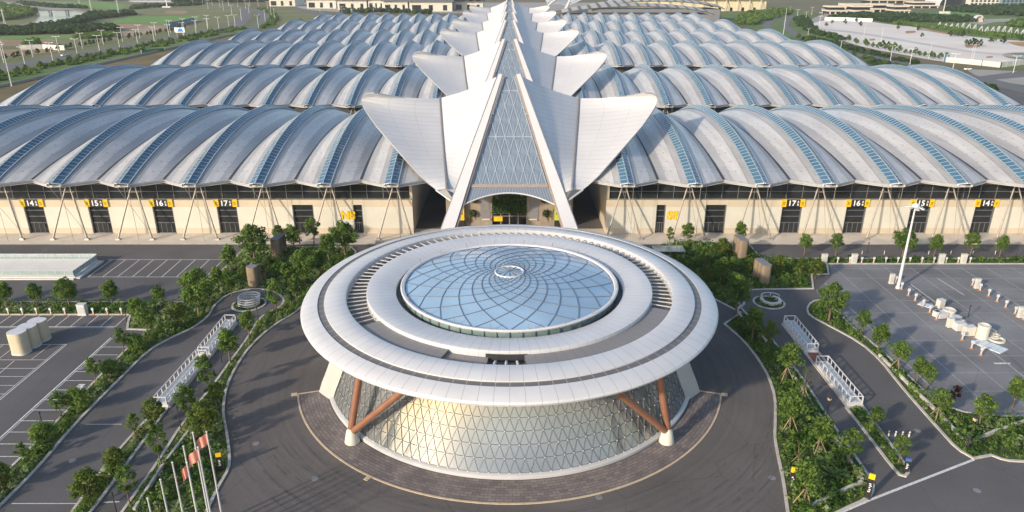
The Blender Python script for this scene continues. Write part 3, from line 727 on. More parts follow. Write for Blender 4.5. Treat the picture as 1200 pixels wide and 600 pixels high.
    for j in range(n-1):
        for i in range(n-j):
            a, b, c = bp(i, j), bp(i+1, j), bp(i, j+1); m_ = (a+b+c)/3+PN*0.14
            gm.poly([a, b, m_]); gm.poly([b, c, m_]); gm.poly([c, a, m_])
            bm_.bar(a+PN*0.1, c+PN*0.1, 0.17, 0.12, up=tuple(PN)); bm_.bar(b+PN*0.1, c+PN*0.1, 0.17, 0.12, up=tuple(PN))
            if i < n-j-1:
                d2 = bp(i+1, j+1); m2 = (b+c+d2)/3+PN*0.14; gm.poly([b, d2, m2]); gm.poly([d2, c, m2]); gm.poly([c, b, m2])
    for j in (0, 3, 6): bm_.bar(bp(0, j)+PN*0.1, bp(n-j, j)+PN*0.1, 0.2, 0.12, up=tuple(PN))
    gg = gm.build('canopy_glass', M_LGLASS, t); bm_.build('canopy_glass_bars', mat('canopy_bar', (0.36, 0.42, 0.48), 0.4), gg)
    # eave bar and arched skirt under it
    mb = MB(); L_, R_ = loc(on_plane(552, 218.5, -0.3)), loc(on_plane(642, 218.5, -0.3)); mb.bar(L_, R_, 0.8, 0.5, up=tuple(PN)); mb.build('eave_bar', M_BEAMSIDE, t)
    P = []; UV = []; m = 30
    for i in range(m+1):
        q = i/m; x = 2*q-1; top = on_plane(597+47*x, 220, -0.25); bot = on_plane(597+53.5*x, 226.3+14*x*x, -0.25)
        P.append([loc(top), loc(top.lerp(bot, 0.5)), loc(bot)]); UV.append([(i, 0), (i, 1), (i, 2)])
    mb = MB(); mb.slab(P, 0.3, UV); mb.build('arched_skirt', panel_mat('skirt_panels', (0.20, 0.235, 0.28), 0.4, 0.2, 1, 0.18, 0, 0, 1.7), t)
    mb = MB(); mb.tube([p[2]+PN*0.05 for p in P], 0.16, 6); mb.build('skirt_edge', M_WHITE, t)
    return t
names = ['nearest and largest white lotus canopy rising behind the saucer roof', 'second white lotus canopy counting from the saucer roof', 'third white lotus canopy counting from the saucer roof',
         'fourth white lotus canopy counting from the saucer roof', 'fifth white lotus canopy counting from the saucer roof', 'farthest white lotus canopy at the end of the spine']
cano = make_canopy(names[0])
for i in range(1, 6):
    c = copy_tree(cano); c.location.y = ROWS[i]; c['label'] = names[i]

# entrance front under the first canopy
en = thing('concourse', 'long central concourse with stone entrance front under the white lotus canopies', 'building', (0, 157, 0))
mb = MB()
for s in (-1, 1): mb.box((s*9.1, 0.35, 0.03), (10.2, 0.7, 9.0)); mb.box((s*14.4, 276, 0.03), (0.5, 550, 9.0))
mb.box((0, 0.35, 6.6), (8.0, 0.7, 2.4))
mb.build('stone_front', mat('entrance_stone', (0.30, 0.245, 0.185), 0.7, 0, 0.15, 0.5), en)
mb = MB(); mb.box((0, 276, 9.03), (29.5, 552, 0.5)); mb.build('roof', M_GREYMET, en)
mb = MB(); mb.box((0, 1.6, 0.03), (8.0, 0.2, 6.6)); mb.build('entrance_glass', M_GLASSDK, en)
mb = MB()
for x in (-4, -2.0, 0, 2.0, 4): mb.box((x, 0.5, 0.03), (0.22, 0.3, 6.6))
for z in (2.6, 3.2): mb.box((0, 0.28, z), (8.2, 0.25, 0.14))
mb.build('entrance_frame', M_STEEL, en)
for s in (-1, 1):
    mb = MB(); mb.box((s*5.6, -0.05, 2.3), (2.2, 0.12, 6.4)); mb.build('dark_panel', M_GREYMET, en)
    mb = MB(); mb.box((s*5.4, -0.2, 1.9), (1.9, 0.5, 0.25)); mb.build('white_ledge', M_WHITE, en)
    for k, (xx, zz) in enumerate(((8.4, 3.6), (8.0, 6.9))):
        n_ = 140; d = unit(n_); C = d*np.array([0.95, 0.6, 0.95])*nr.uniform(0.7, 1, (n_, 1))+np.array([s*xx, -0.55, zz]); link('hanging_planter', leaf_mesh('hanging_planter', M_LEAFD, C, d, nr.uniform(0.15, 0.3, n_), nr.uniform(0, 1, n_)), en)
n_ = 900; C = np.stack([nr.uniform(-3.9, 3.9, n_), nr.uniform(-0.25, 0.05, n_), nr.uniform(3.4, 9.0, n_)], 1); d = unit(n_)*0.6+np.array([0, -1, 0.3]); d /= np.linalg.norm(d, axis=1)[:, None]
link('green_wall', leaf_mesh('green_wall', M_LEAFD, C, d, nr.uniform(0.2, 0.45, n_), nr.uniform(0, 0.7, n_)), en)
mb = MB(); mb.box((-2.6, -0.25, 1.6), (2.0, 0.25, 1.1), 0); mb.build('door_sign', M_YEL, en)
rngs = nr.uniform(-1, 1, (26, 2))
for a, b in rngs:
    mb = MB(); mb.box(((12.5*a if abs(a) > 0.55 else math.copysign(8.5, a)+a), -0.04, 2.2+b*1.6), (0.16, 0.08, 0.9)); mb.build('wall_slot', mat('slot_dark', (0.12, 0.09, 0.06), 0.8), en)
def side_board(x, col, label):
    t = thing('sign_board', label, 'sign', (x, 156.0, 0))
    mb = MB(); mb.box((0, 0, 0.03), (1.7, 0.5, 2.1)); mb.build('base', M_BLACK, t); mb = MB(); mb.box((0, 0, 2.13), (1.7, 0.5, 4.6)); mb.build('face', col, t)
    mb = MB(); mb.box((0, -0.27, 3.6), (1.1, 0.04, 0.3)); mb.box((0, -0.27, 4.3), (1.1, 0.04, 0.3)); mb.build('mark', M_BLACK, t)
side_board(-11.2, M_YEL, 'yellow sign board beside the left beam of the entrance'); side_board(11.2, mat('sign_lime', (0.45, 0.55, 0.02), 0.5), 'lime green sign board beside the right beam of the entrance')

# ================================================================== exhibition halls
BAY, NB, HL = 14.37, 11, 84.0
XH = 97.05; ZE, SAG, DIP, ZIG = 12.85, 7.5, 3.8, 4.6
def prof(u): return 1-u**1.35
def roof_pt(xc, t, s, dzv=0.0):          # t -1..1 across the bay, s 0..1 along
    u = abs(t); yy = ZIG*u+s*(HL-2*ZIG*u); sg = SAG-DIP*(1-prof(u)); return (xc+t*BAY/2, yy, ZE+sg*(1-(2*s-1)**2)+dzv)
NS = 26; TS = [-1, -0.82, -0.6, -0.38, -0.2, 0, 0.2, 0.38, 0.6, 0.82, 1]
rm = MB(); em = MB(); gt = MB()
bays = [-BAY*5+BAY*k for k in range(NB)]
for xc in bays:
    P = [[roof_pt(xc, t, s/NS) for t in TS] for s in range(NS+1)]; UV = [[(abs(t), s/NS*HL*1.1) for t in TS] for s in range(NS+1)]
    rm.grid(P, 0, UV)
    Q = [[roof_pt(xc, t, s/NS, -0.7) for t in TS[::2]] for s in range(0, NS+1, 2)]; em.grid(Q, 0, None, True)
    for s in (0, 1):
        T = [roof_pt(xc, t, s, 0.04) for t in (-1, 0, 1)]; B = [(x, y, z-0.55) for x, y, z in T]
        d = -0.12 if s == 0 else 0.12
        T = [(x, y+d, z) for x, y, z in T]; B = [(x, y+d+(0.5 if s == 0 else -0.5), z) for x, y, z in B]
        em.grid([T, B], 0, None, s == 1); em.grid([[roof_pt(xc, t, s, 0.04) for t in (-1, 0, 1)], T], 0, None, s == 1)
for xc in [bays[0]-BAY]+bays:
    pts = [roof_pt(xc, 1, s/NS, 0.02) for s in range(NS+1)]
    gt.grid([[(x-0.3, y, z+0.09), (x+0.3, y, z+0.09)] for x, y, z in pts])
for sgn in (-1, 1):
    pts = [roof_pt(bays[0] if sgn < 0 else bays[-1], sgn, s/NS) for s in range(NS+1)]
    em.grid([[(x+sgn*0.02, y, z+0.05) for x, y, z in pts], [(x+sgn*0.02, y, z-0.72) for x, y, z in pts]])
ME_ROOF = rm.mesh('roof', M_ROOF, smooth=25); ME_EAVE = em.mesh('eave', M_FASCIA, smooth=30); ME_GUT = gt.mesh('valley_gutter', M_GUTTER)
sk = MB(); sb = MB(); sf = MB(); W_ = 1.45; TU = W_/(BAY/2); NSK = 40
def sk_pt(q, s, up=0.0):                 # q -1,0,1 : left edge, ridge, right edge
    x, y, z = roof_pt(0, q*TU, s); return Vector((x, y, z+(0.16 if q else 0.62)+up))
P = [[sk_pt(-1, s/NSK), sk_pt(0, s/NSK), sk_pt(1, s/NSK)] for s in range(NSK+1)]; sk.grid(P)
sk.grid([[roof_pt(0, -TU, s/NSK), sk_pt(-1, s/NSK)] for s in range(NSK+1)]); sk.grid([[sk_pt(1, s/NSK), roof_pt(0, TU, s/NSK)] for s in range(NSK+1)])
nb_ = 62
for i in range(1, nb_):
    s = i/nb_
    for q in (-1, 1): sb.bar(sk_pt(q, s, 0.03), sk_pt(0, s, 0.03), 0.22, 0.06)
for q in (-1, 0, 1):
    for i in range(NSK): sb.bar(sk_pt(q, i/NSK, 0.04), sk_pt(q, (i+1)/NSK, 0.04), 0.2, 0.1)
for s in (0,):                            # white portal at the front end of the skylight
    o = -0.35 if s == 0 else 0.35
    a, b, c = sk_pt(-1, s), sk_pt(0, s), sk_pt(1, s); off = Vector((0, o, 0.06))
    for p, q in ((a, b), (b, c)): sf.bar(p+off, q+off, 0.7, 0.13)
    for p in (a, c): sf.bar(p+off, p+off+Vector((0, 0, -0.55)), 0.13, 0.6)
    sf.bar(a+off+Vector((0, 0, -0.55)), c+off+Vector((0, 0, -0.55)), 0.6, 0.10)
ME_SKY = sk.mesh('skylight', M_SKYL); ME_SKB = sb.mesh('skylight_bars', M_SKYBAR); ME_SKF = sf.mesh('skylight_portal', M_WHITE)
cm = MB()
for s in (-1, 1):
    cm.tube([(0.25*s, 5.2, 11.75), (3.7*s, 1.75, 0.45)], [0.14, 0.21], 10); cm.box((3.78*s, 1.7, 0.03), (1.1, 0.9, 0.35), 0, 0, 0.6)
cm.bar((-0.7, 5.2, 11.9), (0.7, 5.2, 11.9), 0.5, 0.5); cm.bar((0, 5.2, 12.0), (0, 0.9, 12.4), 0.25, 0.3)
cm.bar((-0.9, 5.3, 9.9), (0.9, 5.3, 9.9), 0.14, 0.14)
cm.tube([(1.25, 0.5, 12.6), (1.3, 0.7, 0.05)], 0.045, 5); cm.tube([(-1.25, 0.7, 12.6), (2.6, 4.2, 0.05)], 0.04, 5)
ME_COL = cm.mesh('v_column', M_STEEL, smooth=50)
ME_NUM = {k: text_mesh(k, 1.75, 'sign_number', M_LETTER, 0.02, 0.03) for k in ('13', '14', '15', '16', '17')}
ME_AB = text_mesh('A\nB', 0.66, 'sign_letters', M_LETTER, 0.02, 0.01)
sg = MB(); sg.box((0, 0, 0), (3.0, 0.22, 1.6), 0); sg.box((-2.05, 0, 0), (1.06, 0.26, 1.72), 1); sg.box((2.05, 0, 0), (1.06, 0.26, 1.72), 1)
for x in (-2.05, 2.05):
    for z, wd in ((1.0, 0.6), (0.72, 0.42), (0.42, 0.55)): sg.box((x, -0.135, z), (wd, 0.02, 0.12), 0)
ME_SIGN = sg.mesh('gate_sign', [M_BLACK, M_YEL])
def front_parts(h, side):                # the walls, doors and signs of the first row
    doors = []                           # (local x, width, number)
    nums = [None, None, '17', '16', '15', '14', '13', None, None, None]
    for j in range(10):
        ax = 32.4+BAY*j+(2.0 if j > 1 else (1.5 if j == 0 else -0.6)); wdt = 4.5 if j > 1 else (2.1 if j == 0 else 4.7)
        doors.append((side*ax-side*XH, wdt, nums[j]))
    doors.sort(); x0, x1 = (-79.0, 75.4) if side < 0 else (-75.4, 79.0)
    cw = MB(); bw = MB(); edges = [x0]+[e for d in doors for e in (d[0]-d[1]/2, d[0]+d[1]/2)]+[x1]
    for a, b in zip(edges[::2], edges[1::2]):
        m_ = (a+b)/2; cw.box((m_, 6.1, 1.3), (b-a, 0.6, 5.0)); bw.box((m_, 6.08, 0.03), (b-a, 0.64, 1.27)); bw.box((m_, 6.08, 6.3), (b-a, 0.64, 1.6))
        for v in np.arange(a+2.4, b-0.3, 2.4): pass
    for d in doors: bw.box((d[0], 6.12, 6.75), (d[1], 0.55, 1.15))
    bw.box((x1-0.3 if side < 0 else x0+0.3, 40, 0.03), (0.6, 67.2, 12.0)); bw.box((x0+0.3 if side < 0 else x1-0.3, 40, 0.03), (0.6, 67.2, 12.5))
    cw.box((0, 77.6, 0.03), (150, 0.6, 12.2))
    cw.build('front_wall', panel_mat('cream_panels', (0.60, 0.575, 0.49), 0.6, 0, 0, 0, 0, 0), h); bw.build('wall_bands', M_BEIGE, h)
    gm = MB(); gm.box(((x0+x1)/2, 6.9, 7.9), (x1-x0-1.3, 0.2, 5.1)); gm.build('clerestory', M_GLASSDK, h)
    fm = MB(); xs = x0+0.6
    while xs < x1-0.4: fm.box((xs, 6.72, 7.9), (0.14, 0.14, 5.0)); xs += BAY/4
    for z in (7.92, 9.6, 11.2): fm.box(((x0+x1)/2, 6.62, z), (x1-x0-1.2, 0.1, 0.12))
    fm.build('clerestory_frame', M_MULL, h)
    for k in range(NB):                   # shaded ducts behind the glass line
        pass
    for x, wd, num in doors:
        d = MB(); d.box((0, 0, 0.03), (wd, 0.12, 6.7)); do = d.build('door', M_GLASSDK, h); do.location = (x, 6.35, 0)
        f = MB()
        for q in (-wd/2+0.09, wd/2-0.09): f.box((q, -0.2, 0.03), (0.18, 0.5, 6.7))
        for z in (2.4, 3.9, 5.3): f.box((0, -0.1, z), (wd-0.36, 0.12, 0.13))
        for q in (-0.25, 0.0, 0.25): f.box((q*wd, -0.1, 0.03), (0.09, 0.1, 2.4))
        f.build('door_frame', M_MULL, do)
        if num:
            so_ = link('gate_sign', ME_SIGN, h); so_.location = (x, 5.6, 6.4)
            no = link('sign_number', ME_NUM[num], so_); no.location = (-0.35, -0.13, 0.8); no.rotation_euler = (math.pi/2, 0, 0)
            lo_ = link('sign_letters', ME_AB, so_); lo_.location = (1.05, -0.13, 0.82); lo_.rotation_euler = (math.pi/2, 0, 0)
    lt = link('hall_letters', text_mesh('N8' if side < 0 else 'S8', 2.6, 'hall_letters', M_YEL, 0.08, 0.11), h); lt.location = (side*(36.2 if side < 0 else 36.5)-side*XH, 5.72, 4.3); lt.rotation_euler = (math.pi/2, 0, 0)
    if side > 0:
        d = MB(); d.box((-XH+25.2+1.9, 5.72, 0.05), (1.9, 0.12, 2.5)); d.build('side_door', M_WALLW, h)
ME_SIMPLE = MB(); ME_SIMPLE.box((0, 6.1, 0.03), (150, 0.6, 12.3)); ME_SIMPLE.box((0, 77.9, 0.03), (150, 0.6, 12.3)); ME_SIMPLE.box((-75, 42, 0.03), (0.6, 71, 12.3)); ME_SIMPLE.box((75, 42, 0.03), (0.6, 71, 12.3))
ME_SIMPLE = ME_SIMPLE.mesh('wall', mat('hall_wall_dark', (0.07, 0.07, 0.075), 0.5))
ordn = ['front', 'second', 'third', 'fourth', 'fifth', 'sixth and farthest']
for r, y in enumerate(ROWS):
    for side in (-1, 1):
        sd = 'left' if side < 0 else 'right'
        lb = f'{ordn[r]} exhibition hall {sd} of the white canopies, ' + ('cream wall with numbered gates' if r == 0 else 'grey rolling roof with glass strips')
        h = thing('exhibition_hall', lb, 'building', (side*XH, y, 0), group='ribbed roof exhibition halls')
        link('roof', ME_ROOF, h); link('eave', ME_EAVE, h); link('valley_gutters', ME_GUT, h)
        for k in range(NB):
            s_ = link('skylight', ME_SKY, h); s_.location = (bays[k], 0, 0); link('skylight_bars', ME_SKB, s_); link('skylight_portal', ME_SKF, s_)
            if r < 2: c_ = link('v_column', ME_COL, h); c_.location = (bays[k], 0, 0)
        if r == 0: front_parts(h, side)
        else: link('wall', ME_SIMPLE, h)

# ================================================================== trees
def crown_mesh(name, seed, R_, z0, z1, nblob, nleaf, leaf, m, br=0.42):
    global nr
    nr = np.random.default_rng(seed); H = z1-z0; B = []
    for i in range(nblob):
        f = (i+0.5)/nblob; z = z0+H*(0.18+0.72*f); prof_ = math.sin(math.pi*min(1, 0.22+0.74*f))**0.8
        a = i*2.4+nr.uniform(-0.4, 0.4); rad = R_*prof_*nr.uniform(0.30, 0.95)
        B.append((rad*math.cos(a), rad*math.sin(a), z, R_*br*nr.uniform(0.5, 1.15)))
    B = np.array(B); idx = nr.integers(0, nblob, nleaf); d = unit(nleaf); q = nr.uniform(0.35, 1.2, nleaf)**0.7
    C = B[idx, :3]+d*(B[idx, 3]*q)[:, None]*np.array([1, 1, 0.82])
    Nn = d*0.7+nr.normal(0, 0.5, d.shape)+np.array([0, 0, 0.35]); Nn /= np.linalg.norm(Nn, axis=1)[:, None]
    tint = np.clip(0.47+nr.normal(0, 0.20, nblob)[idx]+nr.normal(0, 0.14, nleaf), 0, 1)
    return leaf_mesh(name, m, C, Nn, leaf*nr.uniform(0.65, 1.3, nleaf), tint), B
def trunk_mesh(name, B, z0, rad, lean=0.0, nlimb=6):
    mb = MB(); top = Vector((lean, 0.05, z0*0.75+0.25*B[:, 2].mean()))
    mb.tube([(0, 0, 0), (lean*0.3, 0.02, z0*0.4), tuple(top*0.8+Vector((0, 0, 0.2*z0*0.0))), tuple(top)], [rad*1.25, rad, rad*0.8, rad*0.6], 7)
    for i in range(min(nlimb, len(B))):
        b = B[i*len(B)//nlimb]; s0 = top*(0.72+0.05*i); e = Vector(b[:3]); mb.tube([tuple(s0), tuple(s0.lerp(e, 0.5)+Vector((0, 0, 0.12))), tuple(e)], [rad*0.5, rad*0.34, rad*0.14], 5)
    return mb.mesh(name, M_TRUNK, smooth=60)
KIND = {}                                # all built for a height of 5 m
def kind(k, seed, R_, z0, z1, nb, nl, leaf, m, rad, br=0.42, lean=0.0, stakes=False):
    c, B = crown_mesh('crown', seed, R_, z0, z1, nb, nl, leaf, m, br); t = trunk_mesh('trunk', B, z0, rad, lean); s = None
    if stakes:
        mb = MB()
        for i in range(3):
            a = i*2.1+0.6; mb.tube([(1.0*math.cos(a), 1.0*math.sin(a), 0.05), (0.1*math.cos(a), 0.1*math.sin(a), 1.75)], 0.05, 5)
        s = mb.mesh('support_stakes', M_STAKE)
    KIND[k] = (c, t, s)
kind('round', 21, 1.55, 1.5, 5.0, 16, 1750, 0.155, M_LEAF, 0.12)
kind('round2', 22, 1.45, 1.3, 5.0, 14, 1500, 0.16, M_LEAF, 0.12, 0.45, 0.15)
kind('broad', 23, 2.0, 1.3, 5.0, 24, 2400, 0.16, M_LEAF, 0.15, 0.36)
kind('airy', 24, 1.5, 1.2, 5.0, 17, 1100, 0.15, M_LEAF, 0.09, 0.32, 0.25)
kind('slim', 25, 0.95, 1.0, 5.0, 12, 560, 0.17, M_LEAF, 0.07, 0.45)
kind('bushy', 26, 1.8, 0.5, 5.0, 20, 1900, 0.17, M_LEAFY, 0.12, 0.4)
kind('light', 27, 1.5, 1.4, 5.0, 15, 1250, 0.16, M_LEAFY, 0.1, 0.42)
kind('staked', 28, 1.6, 1.7, 5.0, 16, 1400, 0.16, M_LEAF, 0.11, 0.42, 0.1, True)
kind('bare', 29, 1.6, 1.8, 5.0, 9, 90, 0.16, M_LEAFY, 0.10, 0.35, 0.2, True)
kind('maroon', 30, 1.5, 1.2, 5.0, 12, 520, 0.2, M_LEAFR, 0.08, 0.36)
kind('ball', 31, 2.3, 0.9, 5.0, 15, 2200, 0.22, M_LEAF, 0.16, 0.5)
nr = np.random.default_rng(77)
def tree(bx, by, ty, k, label, group):
    x, y = g(bx, by); d = PITCH+math.atan((ty-300)/FPX); h = max(1.6, min(9.0, HC-y*math.tan(d)))
    t = thing('tree', label, 'tree', (x, y, 0.1), rnd.uniform(0, 6.28), group, h/5.2)
    c, tr, st = KIND[k]; link('crown', c, t); link('trunk', tr, t)
    if st: link('support_stakes', st, t)
    return t
LOOK = {'round': 'round leafy tree', 'round2': 'full leafy tree', 'broad': 'broad crowned tree', 'airy': 'airy thin leaved tree', 'slim': 'slim upright young tree', 'bushy': 'bushy low branched tree', 'light': 'pale green tree', 'staked': 'wooden staked tree', 'bare': 'bare staked tree', 'maroon': 'dark red tree', 'ball': 'small ball shaped tree'}
ORD = ['first', 'second', 'third', 'fourth', 'fifth', 'sixth', 'seventh', 'eighth', 'ninth', 'tenth', 'eleventh', 'twelfth', 'thirteenth', 'fourteenth', 'fifteenth', 'sixteenth', 'seventeenth', 'eighteenth', 'nineteenth', 'twentieth']
def trees(group, phrase, lst):
    for i, (bx, by, ty, k) in enumerate(lst): tree(bx, by, ty, k, f'{LOOK[k]}, {ORD[i]} {phrase}', group)
trees('trees in the left hedge row', 'in the left hedge row counted from the frame edge', [(10, 362, 329, 'round'), (45, 361, 330, 'round2'), (82, 361, 325, 'broad'), (133, 361, 327, 'round'), (189, 361, 333, 'round2'), (-26, 362, 330, 'round')])
trees('trees along the car park side of the left garden', 'along the left car park bed counted from the hedge row', [(164, 380, 347, 'round'), (175, 395, 357, 'round2'), (212, 384, 354, 'light'), (160, 412, 392, 'ball'), (145, 414, 383, 'airy'), (131, 442, 422, 'ball'), (112, 450, 418, 'airy'), (92, 482, 456, 'ball'), (73, 488, 457, 'airy'), (52, 522, 497, 'ball'), (29, 543, 518, 'airy'), (4, 575, 542, 'bushy')])
trees('trees of the left garden', 'in the left garden counted from its hall side', [(299, 307, 262, 'broad'), (271, 321, 286, 'round'), (368, 288, 252, 'airy'), (345, 297, 262, 'round'), (329, 292, 262, 'round2'), (405, 300, 258, 'broad'), (386, 309, 272, 'round'), (315, 314, 300, 'light'), (286, 328, 312, 'light'), (234, 370, 314, 'broad'), (358, 335, 290, 'broad'), (338, 339, 305, 'round2'), (376, 326, 292, 'round'), (256, 340, 312, 'round'), (348, 355, 318, 'slim'), (325, 371, 322, 'slim'), (306, 330, 300, 'round2'), (272, 347, 325, 'round')])
trees('trees between the left lane and the plaza', 'between left lane and plaza counted from the spiral ring', [(292, 397, 363, 'round2'), (270, 425, 384, 'round'), (245, 463, 412, 'slim'), (222, 492, 448, 'airy'), (190, 548, 493, 'slim'), (153, 593, 540, 'slim'), (241, 512, 470, 'bushy'), (255, 480, 447, 'light')])
trees('trees on the left median', 'on the left median counted from the white ramp', [(182, 497, 466, 'bushy'), (160, 516, 482, 'slim'), (137, 552, 524, 'bushy'), (108, 592, 550, 'bushy')])
trees('street trees before the right hall', 'in front of the right hall from the plaza', [(805, 288, 260, 'round2'), (866, 285, 259, 'round'), (942, 300, 273, 'round'), (979, 300, 272, 'round2'), (1057, 302, 267, 'broad'), (1094, 301, 274, 'round'), (1136, 301, 270, 'round2'), (1171, 301, 275, 'round'), (784, 288, 264, 'slim')])
trees('trees of the right garden', 'in the right garden counted from its hall side', [(846, 300, 278, 'bushy'), (824, 316, 287, 'round2'), (844, 334, 300, 'round'), (830, 336, 315, 'light'), (878, 322, 301, 'light'), (862, 369, 319, 'round'), (911, 323, 298, 'light'), (937, 326, 301, 'light'), (955, 327, 303, 'bushy'), (881, 400, 358, 'round'), (900, 408, 375, 'light'), (858, 322, 300, 'round')])
trees('trees between the plaza and the right lane', 'between plaza and right lane from the garden', [(920, 447, 402, 'staked'), (940, 470, 428, 'bare'), (925, 505, 458, 'staked'), (958, 531, 488, 'staked'), (941, 591, 540, 'staked'), (993, 547, 500, 'airy'), (934, 545, 515, 'bare'), (912, 430, 405, 'airy')])
trees('trees along the right car park bed', 'along the right car park bed counted from the lamp mast', [(971, 376, 331, 'broad'), (1010, 393, 362, 'round2'), (1028, 414, 378, 'round'), (1050, 434, 399, 'staked'), (1074, 448, 418, 'round'), (1086, 455, 426, 'round2'), (1097, 491, 455, 'staked'), (1117, 475, 451, 'maroon'), (1147, 501, 460, 'round2'), (1186, 478, 442, 'round')])
trees('trees on the right median', 'on the right median counted from the white ramp', [(1022, 503, 475, 'round2'), (1052, 545, 509, 'airy')])

# broad-leaved clumps in the right-hand garden
def leafy_clump(px, py, s, label):
    x, y = g(px, py); mb = MB()
    for i in range(15):
        a = i*2.4; ln = s*rnd.uniform(0.8, 1.3); el = rnd.uniform(0.5, 1.2); P = []
        for t in np.linspace(0, 1, 6):
            r = ln*t*math.cos(el*(1-0.5*t)); z = ln*t*math.sin(el)*(1.15-0.55*t); wd = 0.17*s*math.sin(math.pi*min(0.97, t*0.9+0.08))
            c, q = math.cos(a), math.sin(a); P.append([(r*c-wd*q, r*q+wd*c, z), (r*c, r*q, z-0.06), (r*c+wd*q, r*q-wd*c, z)])
        mb.slab(P, 0.015)
    o = mb.build('leafy_plant', mat('banana_leaf', (0.085, 0.15, 0.03), 0.45, 0, 0.3, 2.0), smooth=50); o.location = (x, y, 0.15); o['label'] = label; o['category'] = 'plant'; o['group'] = 'broad leaved plants'
for i, (a, b, s, l) in enumerate(((974, 558, 1.3, 'broad leaved plant near the low corner wall of the right bed'), (987, 562, 1.4, 'broad leaved plant nearest the tall yellow topped sign'), (968, 546, 1.2, 'broad leaved plant behind two others in the right bed'), (1128, 513, 1.3, 'broad leaved plant at the foot of the corner lantern'))): leafy_clump(a, b, s, l)

# ================================================================== objects round the forecourt
def rbox(mb, c, sx, sy, h, rad=0.3, n=5, mi=0, z0=0.0, cap=None):
    pts = []
    for cx, cy, a0 in ((1, 1, 0), (-1, 1, 90), (-1, -1, 180), (1, -1, 270)):
        for i in range(n+1):
            a = R(a0+90*i/n); pts.append((c[0]+cx*(sx/2-rad)+rad*math.cos(a), c[1]+cy*(sy/2-rad)+rad*math.sin(a)))
    k = len(mb.v); m = len(pts); mb.v += [(x, y, z0) for x, y in pts]+[(x, y, z0+h) for x, y in pts]
    for i in range(m): j = (i+1) % m; mb.face((k+i, k+j, k+m+j, k+m+i), mi)
    mb.face([k+m+i for i in range(m)], mi if cap is None else cap); mb.face([k+m-1-i for i in range(m)], mi)
M_RIBTAN = mat('ribbed_tan', (0.27, 0.205, 0.14), 0.65, 0.1, 0.1, 1.0)
def vent(px, py, label, h, sc, m_, top, rz, group, ribs):
    x, y = g(px, py); t = thing('ventilation_shaft', label, 'vent shaft', (x, y, 0.02), rz, group)
    for i in range(3):
        mb = MB(); rbox(mb, (0, i*sc*1.0, 0), sc*1.22, sc*(1.0 if i < 2 else 1.0), h-0.12*i, sc*0.42, 6, 0, 0.25, 1)
        if False:
            for j in range(22):
                a = 2*math.pi*j/22; ex = 0.61*sc*max(-1, min(1, 1.25*math.cos(a))); ey = 0.5*sc*max(-1, min(1, 1.25*math.sin(a)))
                mb.box((ex, i*sc*1.0+ey, 0.3), (0.07, 0.07, h-0.5-0.12*i), 0)
        sh = mb.build('shaft', [m_, top], t, smooth=40)
        b_ = MB(); rbox(b_, (0, i*sc*1.0, 0), sc*1.26, sc*1.05, 0.25, sc*0.43, 6); b_.build('plinth', M_WHITE if not ribs else M_DARKMET, sh)
        if not ribs:
            b_ = MB(); rbox(b_, (0, i*sc*1.0, 0), sc*1.235, sc*1.01, 0.95, sc*0.43, 6, 0, h-1.35-0.12*i); b_.build('grille_band', M_BEIGE, sh)
M_VENTTOP = mat('vent_top', (0.60, 0.60, 0.62), 0.5)
vent(26, 413, 'cream three lobed ventilation shaft standing in the left car park', 3.4, 2.15, mat('vent_cream', (0.58, 0.49, 0.34), 0.6, 0, 0.05, 0.6), M_VENTTOP, R(-6), None, False)
gk = 'brown ribbed ventilation kiosks in the gardens'
vent(325, 302, 'brown ribbed kiosk in the left garden, the one nearer the hall', 4.0, 1.55, M_RIBTAN, M_GREYMET, R(-4), gk, True)
vent(298, 336, 'brown ribbed kiosk in the left garden, behind the spiral ring', 3.9, 1.6, M_RIBTAN, M_GREYMET, R(-6), gk, True)
vent(869, 303, 'brown ribbed kiosk in the right garden, the one nearer the hall', 3.9, 1.55, M_RIBTAN, M_GREYMET, R(2), gk, True)
vent(895, 333, 'brown ribbed kiosk in the right garden, behind the ring bed', 3.8, 1.55, M_RIBTAN, M_GREYMET, R(4), gk, True)

def railing(mb, gmb, a, b, z, h=1.0, step=1.5, r=0.04):
    a, b = Vector((*a, z)), Vector((*b, z)); n = max(1, int((b-a).length/step))
    for i in range(n+1): p = a.lerp(b, i/n); mb.bar(p, p+Vector((0, 0, h)), 2*r, 2*r)
    for zz in (h, 0.12): mb.bar(a+Vector((0, 0, zz)), b+Vector((0, 0, zz)), 2*r, 2*r)
    if gmb is not None: gmb.bar(a+Vector((0, 0, 0.14)), a+(b-a)+Vector((0, 0, 0.14)), 0.02, 0.02); gmb.quad(a+Vector((0, 0, .16)), b+Vector((0, 0, .16)), b+Vector((0, 0, h-.06)), a+Vector((0, 0, h-.06)))
